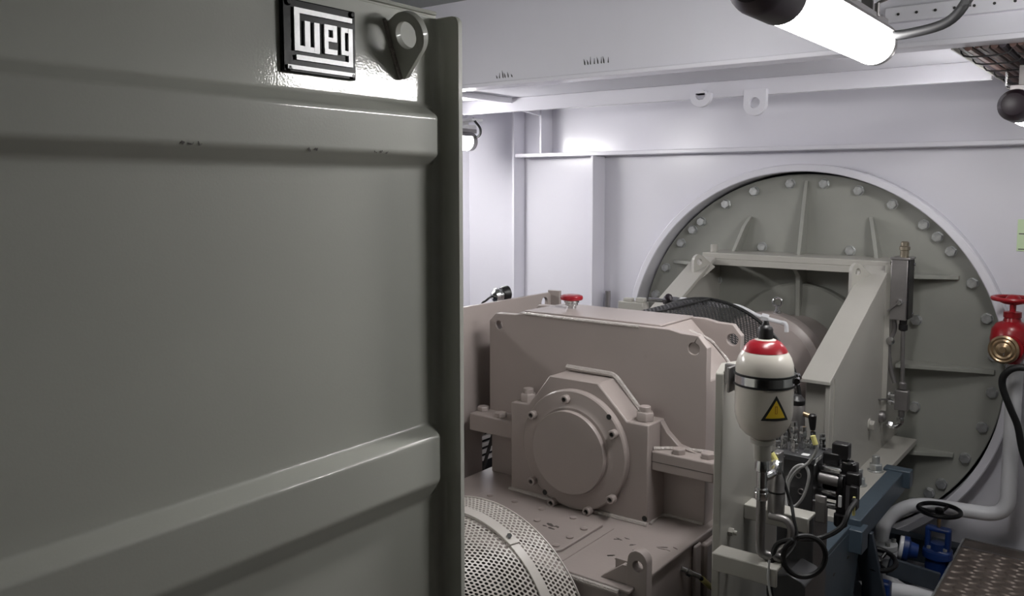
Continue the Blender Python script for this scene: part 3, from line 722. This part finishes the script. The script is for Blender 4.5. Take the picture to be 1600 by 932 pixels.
put('push_rod', MB().cyl((-.858, 3.985, .98), (-.851, 3.985, .70), .0085), 'dull_steel', ac)
put('rod_head', MB().lathe((-.851, 3.985, .74), (0, 0, -1), [(.010, 0), (.016, .006), (.016, .03), (.012, .034)], 16), 'dull_steel', ac)
put('joint_block', MB().box(-.878, -.822, 3.962, 4.005, .615, .705), 'dull_steel', ac, .004)
put('joint_nut', MB().lathe((-.85, 3.985, .615), (0, 0, -1), [(.013, 0), (.013, .03), (.009, .034)], 14), 'dull_steel', ac)
put('side_nipple', MB().hexa((-.905, 3.975, .675), (1, 0, 0), .016, .012).cyl((-.905, 3.975, .675), (-.875, 3.975, .675), .009).hexa((-.90, 3.975, .645), (1, 0, 0), .015, .012).cyl((-.905, 3.975, .645), (-.875, 3.975, .645), .009), 'chrome', ac)
put('tie_rod', MB().cyl((-1.0, 3.82, .672), (-.90, 3.98, .655), .0045), 'dull_steel', ac)
put('tie_clamp', MB().lathe((-1.0, 3.82, .672), (.4, -.9, 0), [(.014, 0), (.014, .05)], 14), 'dull_steel', ac)
put('elbow', MB().tube([(-.85, 3.985, .585), (-.85, 3.985, .555), (-.875, 3.975, .535), (-.905, 3.96, .55)], .009, 10), 'chrome', ac)
put('elbow_nut', MB().hexa((-.855, 3.985, .575), (0, 0, -1), .017, .02).hexa((-.885, 3.97, .54), (-1, -.2, .4), .015, .02), 'chrome', ac)
put('sight_glass', MB().lathe((-.93, 3.96, .575), (0, -1, .1), [(.022, 0), (.026, .01), (.02, .02), (.012, .024)], 18), 'dull_steel', ac)
put('curved_strap', MB().tube([(-.90, 3.99, 1.03), (-.895, 3.995, .97), (-.915, 3.99, .90), (-.905, 3.99, .80), (-.885, 3.99, .73)], .010, 8), 'dull_steel', ac)
put('pivot_cap', MB().lathe((-.905, 3.98, .92), (0, -1, 0), [(.018, 0), (.018, .012), (.008, .014)], 18), 'chrome', ac)

# ================================================================== HYDRANT, HOSE, PIPE, SIGN
hy = thing('hydrant_valve', 'red fire hydrant valve with handwheel and brass cap by the white pipe', 'hydrant', (-.435, 4.06, .86))
HX, HYY, HZ = -.452, 4.06, .955
body = put('body', MB().lathe((HX, HYY, .865), (0, 0, 1), [(.038, 0), (.042, .01), (.06, .03), (.076, .06), (.080, .10), (.074, .14), (.058, .165), (.034, .175), (.03, .19), (.034, .192), (.034, .215), (.018, .218)], 36), 'red_paint', hy)
put('outlet', MB().lathe((HX, HYY - .04, HZ - .02), (0, -1, 0), [(.055, 0), (.055, .05)], 32), 'red_paint', hy)
bc = put('brass_cap', MB().lathe((HX - .012, HYY - .085, HZ - .022), (-.12, -1, .05), [(.055, 0), (.058, .006), (.058, .022), (.05, .028), (.044, .024), (.036, .03), (.028, .026), (.014, .034), (.012, .04)], 40), 'brass', hy)
put('side_stub', MB().lathe((HX + .03, HYY, HZ), (1, 0, 0), [(.05, 0), (.05, .06), (.058, .062), (.058, .09)], 28), 'red_paint', hy)
wh = put('handwheel', MB().torus((HX, HYY, 1.135), (0, 0, 1), .075, .0095, 40, 10), 'red_paint', hy)
put('hub', MB().lathe((HX, HYY, 1.072), (0, 0, 1), [(.012, 0), (.012, .04), (.022, .05), (.03, .062), (.022, .075), (.012, .08)], 20), 'red_paint', wh)
for k in range(5):
    a = 2 * PI * k / 5 + .3
    put('spoke', MB().tube([(HX + .015 * math.cos(a), HYY + .015 * math.sin(a), 1.118), (HX + .045 * math.cos(a), HYY + .045 * math.sin(a), 1.124), (HX + .075 * math.cos(a), HYY + .075 * math.sin(a), 1.135)], .008, 8), 'red_paint', wh)
cp = Vector((HX - .012, HYY - .122, HZ - .02))
link = mesh_of('chain_link', MB().tube([(.0, 0, .008), (.004, 0, .004), (.004, 0, -.004), (0, 0, -.008), (-.004, 0, -.004), (-.004, 0, .004)], .0015, 6, 3, True), 'chrome')
for i in range(10): inst('chain_link', link, hy, cp + Vector((.001 * i, .008 * min(i, 5), -.006 - .0135 * i)), (0, 0, (i % 2) * PI / 2))
single('white_pipe', MB().tube(bend([(-.435, 4.08, .875), (-.435, 4.08, .195), (-.80, 4.07, .175), (-.885, 3.93, .13), (-.865, 3.76, .10), (-.850, 3.735, .02)], .09, 8), .031, 20, smooth=False), 'pipe_white', 'white painted pipe running from under the hydrant past the blue valve', 'pipe', base=(-.435, 4.08, .1))
single('black_hose', MB().tube([(-.25, 3.93, .86), (-.36, 3.93, .872), (-.42, 3.93, .868), (-.458, 3.94, .83), (-.462, 3.95, .78), (-.435, 3.96, .70), (-.405, 3.98, .62), (-.385, 3.99, .52), (-.355, 4.0, .42), (-.31, 4.02, .25), (-.29, 4.02, .015)], .014, 12), 'black_rubber', 'black rubber hose curving down below the red hydrant', 'hose', base=(-.29, 4.02, 0))
sg = thing('safety_sign', 'pale green sign on the bulkhead at the right edge', 'sign', (-.40, 4.265, 1.31))
put('sign_board', MB().box(-.473, -.33, 4.265, YW, 1.322, 1.46), 'sign_green', sg)
put('print_line', MB().box(-.467, -.34, 4.2646, 4.265, 1.395, 1.399), 'ink', sg)
put('print_line', MB().box(-.467, -.34, 4.2646, 4.265, 1.328, 1.332), 'ink', sg)

# ================================================================== BLUE GATE VALVES AND LOW PIPEWORK
def gate_valve(label, x, y, zw, R, wheel_tilt=(0, 0, 1)):
    t = thing('gate_valve', label, 'valve', (x, y, zw - .30), 'blue gate valves')
    d = Vector(wheel_tilt).normalized()
    wc = Vector((x, y, zw))
    w = put('handwheel', MB().torus(wc, d, R, .0095, 40, 10), 'black_gloss', t)
    put('hub', MB().lathe(wc - d * .02, d, [(.014, 0), (.018, .01), (.018, .026), (.009, .03)], 16), 'black_gloss', w)
    a = d.orthogonal().normalized(); b = d.cross(a)
    for k in range(3):
        v = a * math.cos(2 * PI * k / 3 + .5) + b * math.sin(2 * PI * k / 3 + .5)
        put('spoke', MB().tube([wc + v * .012 - d * .01, wc + v * R * .5 - d * .008, wc + v * R], .0065, 8), 'black_gloss', w)
    put('stem', MB().cyl((x, y, zw - .09), (x, y, zw), .008), 'brass', t)
    z = zw - .075
    m = MB().box(x - .05, x - .028, y - .022, y + .022, z - .10, z - .005).box(x + .028, x + .05, y - .022, y + .022, z - .10, z - .005)
    m.box(x - .05, x + .05, y - .022, y + .022, z - .02, z).box(x - .055, x + .055, y - .035, y + .035, z - .115, z - .095)
    put('yoke', m, 'blue_valve', t, .008)
    put('bonnet', MB().lathe((x, y, z - .10), (0, 0, -1), [(.03, -.03), (.035, 0), (.058, .003), (.060, .012), (.060, .03), (.045, .035), (.048, .08), (.042, .14), (.03, .16)], 28), 'blue_valve', t)
    bm_ = mesh_of('bonnet_bolt', MB().hexa((0, 0, 0), (0, 0, 1), .009, .012), 'bolt_steel')
    for k in range(4): inst('bonnet_bolt', bm_, t, (x + .045 * math.cos(PI / 4 + PI / 2 * k), y + .03 * math.sin(PI / 4 + PI / 2 * k), z - .095))
    return t
gate_valve('blue gate valve with black handwheel under the white pipe bend', -.672, 3.93, .215, .082)
gate_valve('shaded blue gate valve with tilted handwheel beside the blue frame', -.762, 3.28, .205, .062, (.1, -.25, 1))
pf = thing('pipe_flange', 'white pipe flange with bolts at the foot of the pipe bend', 'flange', (-.845, 3.735, -.05))
put('flange', MB().lathe((-.847, 3.735, .095), (0, 0, -1), [(.050, 0), (.056, .003), (.056, .022), (.050, .024), (.050, .028), (.056, .03), (.056, .05)], 32), 'pipe_white', pf)
for k in range(4): put('flange_bolt', MB().hexa((-.847 + .042 * math.cos(.6 + PI / 2 * k), 3.735 + .042 * math.sin(.6 + PI / 2 * k), .095), (0, 0, 1), .011, .014), 'bolt_steel', pf)
put('neck', MB().tube([(-.85, 3.735, .05), (-.845, 3.73, 0), (-.80, 3.70, -.06), (-.72, 3.68, -.08)], .03, 16), 'pipe_white', pf)
fl = thing('side_flange', 'white and blue flange lying on its side left of the blue valve', 'flange', (-.775, 3.82, -.02))
put('white_ring', MB().lathe((-.80, 3.80, .065), (.75, .15, -.1), [(.045, 0), (.048, .003), (.048, .016)], 28), 'pipe_white', fl)
put('blue_ring', MB().lathe((-.786, 3.803, .063), (.75, .15, -.1), [(.046, 0), (.052, .003), (.052, .022), (.035, .03), (.03, .06)], 28), 'blue_valve', fl)
put('bolt', MB().hexa((-.755, 3.80, .075), (.75, .15, -.1), .011, .016), 'bolt_steel', fl)
single('low_pipe', MB().tube([(-.86, 3.40, .01), (-.72, 3.55, -.02), (-.60, 3.66, -.07), (-.40, 3.80, -.10)], .035, 18), 'pipe_white', 'thick white pipe disappearing under the tread plate', 'pipe')
single('cross_bearer', MB().beam((-.80, 3.62, .045), (-.625, 3.69, .0), .02, .075), 'dark_frame', 'dark steel bearer below the blue valve', 'beam', bevel=.002)
single('floor_bearer', MB().box(-2.2, 1.5, 4.13, 4.20, -.12, -.012), 'dark_frame', 'dark steel bearer along the foot of the bulkhead', 'beam', bevel=.002)
single('foundation_girder', MB().box(-1.9, -.93, 3.1, 4.15, -.5, .39), 'dark_frame', 'dark foundation girder under the support frame', 'girder', bevel=.002)

# ================================================================== BLUE FOUNDATION FRAME
bf = thing('blue_frame', 'blue grey steel foundation frame sloping away below the valve block', 'frame', (-.85, 3.0, -.5))
put('top_rail', MB().box(-.834, -.772, 3.06, 3.74, .335, .424), 'blue_frame', bf, .004)
put('end_block', MB().box(-.85, -.745, 3.69, 3.745, .36, .432), 'blue_frame', bf, .004)
put('step_block', MB().box(-.845, -.755, 3.02, 3.10, .315, .40), 'blue_frame', bf, .004)
put('top_flange', MB().box(-.95, -.80, 2.2, 3.04, .385, .405), 'blue_frame', bf, .003)
slots = [[(y, .297), (y + .012, .2935), (y + .028, .297), (y + .012, .302)] for y in (2.50, 2.665, 2.84, 3.005)]
put('side_plate', MB().prism([(2.2, -.5), (2.98, -.5), (3.10, .12), (3.20, .37), (3.12, .385), (2.2, .385)], [], PX, (-.812, -.800)), 'blue_frame', bf, .002)
sl_me = mesh_of('slot', MB().prism([(0, 0), (.012, -.005), (.03, 0), (.012, .005)], [], PX, (0, .001)), 'ink')
for y in (2.50, 2.665, 2.84, 3.005): inst('slot', sl_me, bf, (-.8, y, .297))
put('diagonal_brace', MB().beam((-.80, 3.20, .33), (-.66, 3.32, -.45), .02, .075, (1, 0, 0)), 'dark_frame', bf, .003)
put('cross_plate', MB().box(-1.0, -.81, 3.08, 3.10, -.5, .33), 'dark_frame', bf)

# ================================================================== ACCUMULATOR UNIT
pp = thing('mounting_post', 'tall beige mounting plate standing edge on beside the gearbox', 'post', (-.855, 2.2, -.5))
put('post_plate', MB().prism([(2.0, -.5), (2.0, 1.128), (2.035, 1.15), (2.30, 1.12), (2.42, 1.0), (2.42, -.5)], [], PX, (-.868, -.846)), 'frame_paint', pp, .003)
bk = put('lower_bracket', MB().box(-.846, -.680, 1.955, 2.01, .672, .682).box(-.846, -.680, 1.950, 1.960, .636, .682), 'frame_paint', pp, .003)
put('upper_bracket', MB().box(-.846, -.672, 2.16, 2.215, .735, .745).box(-.846, -.672, 2.155, 2.165, .704, .745), 'frame_paint', pp, .003)
pb_me = mesh_of('post_bolt', MB().hexa((0, 0, 0), (1, 0, 0), .011, .012).cyl((0.01, 0, 0), (.022, 0, 0), .006), 'frame_paint')
for y, z in ((2.06, .70), (2.055, .60), (2.40, .69)): inst('post_bolt', pb_me, pp, (-.846, y, z))
AX, AY, AR = -.735, 1.985, .0690
au = thing('accumulator', 'cream pressure accumulator bottle with red band and yellow warning triangle', 'accumulator', (AX, AY, .68))
pr = [(.020, .986), (.026, .990), (.042, .999), (.056, 1.014), (.0645, 1.034), (.068, 1.05), (AR, 1.065), (AR, 1.160), (.0672, 1.174), (.0625, 1.189), (.0555, 1.201), (.052, 1.206)]
bot = put('bottle', MB().lathe((AX, AY, 0), (0, 0, 1), pr, 48), 'cream', au)
put('red_band', MB().lathe((AX, AY, 0), (0, 0, 1), [(.0535, 1.205), (.0475, 1.2155), (.038, 1.226), (.026, 1.232)], 48), 'red_plastic', au)
put('top_dome', MB().lathe((AX, AY, 0), (0, 0, 1), [(.026, 1.2318), (.021, 1.234), (.016, 1.235)], 32), 'cream', au)
put('gas_cap', MB().lathe((AX, AY, 0), (0, 0, 1), [(.0175, 1.228), (.0178, 1.258), (.0155, 1.263), (.009, 1.268), (.006, 1.278)], 24), 'black_plastic', au)
cl_ = put('clamp', MB().lathe((AX, AY, 0), (0, 0, 1), [(AR + .0005, 1.128), (AR + .003, 1.128), (AR + .003, 1.148), (AR + .0005, 1.148)], 48, True), 'chrome', au)
put('clamp_liner', MB().lathe((AX, AY, 0), (0, 0, 1), [(AR + .0003, 1.123), (AR + .0042, 1.123), (AR + .0042, 1.1275), (AR + .0003, 1.1275)], 48, True), 'black_rubber', cl_)
put('clamp_liner', MB().lathe((AX, AY, 0), (0, 0, 1), [(AR + .0003, 1.1485), (AR + .0042, 1.1485), (AR + .0042, 1.153), (AR + .0003, 1.153)], 48, True), 'black_rubber', cl_)
put('clamp_bolt', MB().cyl((AX + .06, AY + .03, 1.131), (AX + .075, AY + .038, 1.145), .006).hexa((AX + .062, AY + .055, 1.138), (.3, -1, 0), .009, .05).box(AX + .058, AX + .074, AY + .022, AY + .037, 1.126, 1.152), 'chrome', cl_)
put('clamp_bracket', MB().box(-.846, -.803, 2.005, 2.02, 1.105, 1.155).box(-.818, -.811, 1.955, 2.02, 1.095, 1.158), 'dull_steel', cl_, .002)
put('neck', MB().lathe((AX, AY, 0), (0, 0, 1), [(.0195, .935), (.0205, .938), (.0205, .974), (.030, .978), (.030, .987), (.022, .990)], 32), 'frame_paint', au)
put('coupling', MB().lathe((AX, AY, 0), (0, 0, 1), [(.013, .845), (.016, .848), (.016, .862), (.0125, .865), (.013, .905), (.0175, .908), (.0175, .925), (.015, .936)], 20), 'chrome', au)
put('down_pipe', MB().tube(bend([(AX, AY, .85), (AX, AY, .695), (AX + .05, AY + .02, .690)], .02), .0115, 14, smooth=False), 'dull_steel', au)
put('pipe_collar', MB().lathe((AX, AY, .835), (0, 0, 1), [(.015, 0), (.017, .003), (.017, .018), (.014, .022)], 20), 'chrome', au)
# label wrapped on the bottle
tc_ = Vector((.349, -.937)); rt_ = Vector((.797, .603))
phi0 = math.atan2(tc_.y, tc_.x) + math.radians(24)
def wrap(u, v, rr): a = phi0 + u / AR; return (AX + (AR + rr) * math.cos(a), AY + (AR + rr) * math.sin(a), v)
def tri_patch(wd, h, zc, rr, n=14):
    m = MB(); vs = []; fs = []
    for i in range(n + 1):
        f = i / n; half = wd / 2 * (1 - f)
        for k in range(9): vs.append(wrap(-half + 2 * half * k / 8, zc - h / 3 + h * f, rr))
    for i in range(n):
        for k in range(8): fs.append((i * 9 + k, i * 9 + k + 1, (i + 1) * 9 + k + 1, (i + 1) * 9 + k))
    return m.add(vs, fs)
tb = put('warning_triangle', tri_patch(.070, .061, 1.070, .0006), 'ink', bot)
put('triangle_field', tri_patch(.049, .043, 1.0705, .0010), 'yellow', tb)
def rect_patch(u0, u1, v0, v1, rr): 
    return MB().add([wrap(u, v, rr) for u in (u0, u1) for v in (v0, v1)], [(0, 2, 3, 1)])
m = MB()
for u0, u1, v0, v1 in ((-.0028, -.0019, 1.068, 1.084), (.0019, .0028, 1.068, 1.084), (-.0028, .0028, 1.084, 1.085), (-.0028, .0028, 1.067, 1.068)): 
    q = rect_patch(u0, u1, v0, v1, .0014); m.add(q.v, q.f)
put('triangle_symbol', m, 'red_plastic', tb)

# ------------------------------------------------------------------ valve block
vb = thing('valve_block', 'dark hydraulic manifold with chrome fittings and black solenoid valves', 'valve block', (-.73, 2.35, .70))
mb_ = put('manifold', MB().box(-.80, -.708, 2.30, 2.40, .70, .845), 'manifold', vb, .003)
put('manifold_top', MB().box(-.815, -.703, 2.29, 2.41, .845, .862), 'manifold', vb, .002)
lab = mesh_of('port_label', MB().box(0, .0008, 0, .022, 0, .011), 'white_plastic')
for y in (2.30, 2.33, 2.36): inst('port_label', lab, vb, (-.703, y, .848))
put('top_label', MB().box(-.745, -.725, 2.305, 2.325, .862, .8626), 'white_plastic', vb)
for x, z in ((-.752, .822), (-.748, .805), (-.775, .79), (-.74, .76)):
    put('port_plug', MB().torus((x, 2.299, z), (0, 1, 0), .0075, .0018, 16, 6), 'dull_steel', mb_)
def fitting(x, y, z0, h, r):
    put('fitting', MB().hexa((x, y, z0), (0, 0, 1), r, h * .35).cyl((x, y, z0), (x, y, z0 + h), r * .72, n=14).hexa((x, y, z0 + h * .55), (0, 0, 1), r * .95, h * .25), 'chrome', vb)
for x, y, h, r in ((-.80, 2.33, .05, .011), (-.775, 2.33, .045, .012), (-.758, 2.36, .065, .012), (-.735, 2.375, .05, .011), (-.713, 2.39, .045, .010), (-.79, 2.38, .07, .012), (-.765, 2.315, .035, .010), (-.74, 2.34, .035, .009), (-.812, 2.30, .04, .012), (-.825, 2.35, .06, .012)): fitting(x, y, .862, h, r)
put('copper_elbow', MB().tube([(-.83, 2.31, .84), (-.81, 2.30, .858), (-.785, 2.295, .85)], .008, 8), 'lamp_cap', vb)
put('accumulator_tube', MB().lathe((-.802, 2.43, .86), (0, 0, 1), [(.012, 0), (.018, .03), (.022, .04), (.023, .105), (.02, .11)], 20), 'dull_steel', vb)
put('tube_cap', MB().lathe((-.802, 2.43, .97), (0, 0, 1), [(.022, 0), (.024, .004), (.024, .014), (.014, .026)], 20), 'black_plastic', vb)
hv = put('valve_lever', MB().cyl((-.782, 2.43, .945), (-.757, 2.43, .94), .007).cyl((-.754, 2.43, .935), (-.753, 2.43, .86), .004), 'brass', vb)
put('lever_grip', MB().lathe((-.756, 2.43, .948), (.05, 0, -1), [(.008, 0), (.012, .004), (.009, .035), (.007, .046)], 14), 'black_plastic', hv)
# solenoids sticking out to the right
def sol(y, z, r, L, mat, x0=-.705):
    return put('solenoid', MB().lathe((x0, y, z), (1, 0, -.02), [(r * .8, 0), (r, .004), (r, L), (r * .7, L + .003)], 20), mat, vb)
sol(2.34, .826, .010, .058, 'chrome'); sol(2.34, .799, .017, .062, 'dull_steel'); sol(2.335, .763, .009, .050, 'chrome'); sol(2.335, .727, .009, .050, 'chrome')
put('coil', MB().box(-.70, -.655, 2.35, 2.40, .833, .868), 'black_plastic', vb, .004)
put('coil', MB().box(-.700, -.640, 2.355, 2.40, .735, .825), 'black_plastic', vb, .004)
put('coil', MB().box(-.655, -.63, 2.33, 2.39, .70, .82), 'black_plastic', vb, .004)
put('coil_cap', MB().lathe((-.648, 2.335, .799), (1, 0, 0), [(.018, 0), (.02, .004), (.02, .012)], 20), 'black_plastic', vb)
for x, y, z, s in ((-.655, 2.37, .875, .022), (-.628, 2.36, .830, .020), (-.612, 2.34, .812, .018)):
    put('plug_connector', MB().box(x - s, x + s, y - s * .8, y + s * .8, z - s, z + s), 'black_plastic', vb, .004)
put('plug_connector', MB().box(-.615, -.595, 2.31, 2.34, .735, .80), 'black_plastic', vb, .003)
put('solenoid_foot', MB().lathe((-.64, 2.33, .71), (0, 0, -1), [(.018, 0), (.018, .03), (.014, .034)], 18), 'black_plastic', vb)
put('plug_tag', MB().box(-.603, -.597, 2.300, 2.309, .725, .775), 'tag_yellow', vb)
put('plug_tag', MB().box(-.640, -.632, 2.300, 2.308, .74, .77), 'white_plastic', vb)
put('ring_clip', MB().torus((-.632, 2.355, .852), (0, 0, 1), .016, .0022, 20, 6), 'chrome', vb)
put('filter_bowl', MB().lathe((-.745, 2.12, .755), (0, 0, 1), [(.020, 0), (.0215, .005), (.0215, .055), (.0195, .058), (.0195, .085), (.014, .10), (.010, .12)], 24), 'dull_steel', vb)
put('filter_collar', MB().lathe((-.745, 2.12, .811), (0, 0, 1), [(.0225, 0), (.0225, .004)], 24), 'black_rubber', vb)
put('filter_head', MB().hexa((-.748, 2.12, .862), (0, 0, 1), .017, .03).tube([(-.735, 2.0, .885), (-.73, 2.04, .885), (-.742, 2.09, .88), (-.748, 2.12, .885)], .011, 10), 'chrome', vb)
put('return_pipe', MB().tube(bend([(-.755, 2.10, .752), (-.70, 2.10, .752), (-.695, 2.10, .70), (-.735, 2.08, .655), (-.76, 2.07, .65)], .03), .0095, 12, smooth=False), 'dull_steel', vb)
put('riser', MB().box(-.775, -.755, 2.16, 2.2, .745, .90), 'dull_steel', vb, .003)
put('grey_panel', MB().box(-.69, -.66, 2.26, 2.27, .70, .775), 'dull_steel', vb, .003)
put('foot', MB().box(-.80, -.70, 2.29, 2.42, .405, .70), 'manifold', vb, .003)

# ------------------------------------------------------------------ cables
def cable_with_tag(name, label, pts, r, mat, tagseg=None):
    t = thing(name, label, 'cable', Vector(pts[-1]), 'cables on the hydraulic unit')
    put('wire', MB().tube(pts, r, 8, 6), mat, t)
    if tagseg: put('yellow_tag', MB().cyl(tagseg[0], tagseg[1], r * 1.7, n=10), 'tag_yellow', t)
cable_with_tag('signal_cable', 'black cable with yellow tag hanging beside the accumulator neck', [(-.772, 2.15, .905), (-.749, 2.148, .868), (-.728, 2.146, .813), (-.713, 2.14, .782), (-.699, 2.12, .755), (-.683, 2.10, .70), (-.70, 2.06, .66), (-.715, 2.0, .62), (-.70, 1.97, .58), (-.68, 1.96, .54), (-.65, 1.95, .45)], .0045, 'black_rubber', ((-.771, 2.149, .902), (-.753, 2.148, .875)))
cable_with_tag('signal_cable', 'grey cable with yellow tag coiled in front of the manifold', [(-.694, 2.25, .932), (-.686, 2.25, .902), (-.708, 2.25, .860), (-.737, 2.25, .836), (-.757, 2.25, .796), (-.757, 2.25, .751), (-.741, 2.25, .733), (-.716, 2.25, .769), (-.704, 2.25, .825), (-.718, 2.252, .852), (-.745, 2.25, .838), (-.764, 2.25, .79), (-.760, 2.24, .74), (-.735, 2.22, .69)], .0042, 'grey_cable', ((-.697, 2.25, .938), (-.689, 2.25, .915)))
lc = Vector((-.637, 2.02, .703)); loop = []
rv = Vector((.797, .603, 0)); uv = Vector((0, 0, 1))
for i in range(15):
    a = PI * .75 - 2 * PI * i / 14 * 1.02
    loop.append(lc + rv * (.0515 * math.cos(a)) + uv * (.0515 * math.sin(a)))
cable_with_tag('looped_cable', 'thick black cable running from the solenoids into a round loop', [(-.605, 2.32, .76), (-.57, 2.20, .80), (-.565, 2.13, .80), (-.575, 2.10, .765), (-.615, 2.08, .735), (-.655, 2.05, .732)] + loop[1:] + [(-.70, 2.0, .72), (-.705, 1.98, .66), (-.69, 1.96, .60), (-.66, 1.95, .52), (-.64, 1.94, .42)], .0065, 'black_rubber')
cable_with_tag('lead_wire', 'thin grey wire dangling below the lower bracket', [(-.70, 1.955, .70), (-.698, 1.945, .66), (-.69, 1.942, .62), (-.672, 1.94, .575), (-.655, 1.935, .53), (-.64, 1.93, .45)], .003, 'grey_cable')
single('junction_box', MB().prism([(-.745, .30), (-.745, .600), (-.70, .618), (-.66, .606), (-.652, .598), (-.652, .30)], [], PY, (2.08, 2.20)), 'manifold', 'dark grey junction box below the looped cable', 'box', bevel=.003)
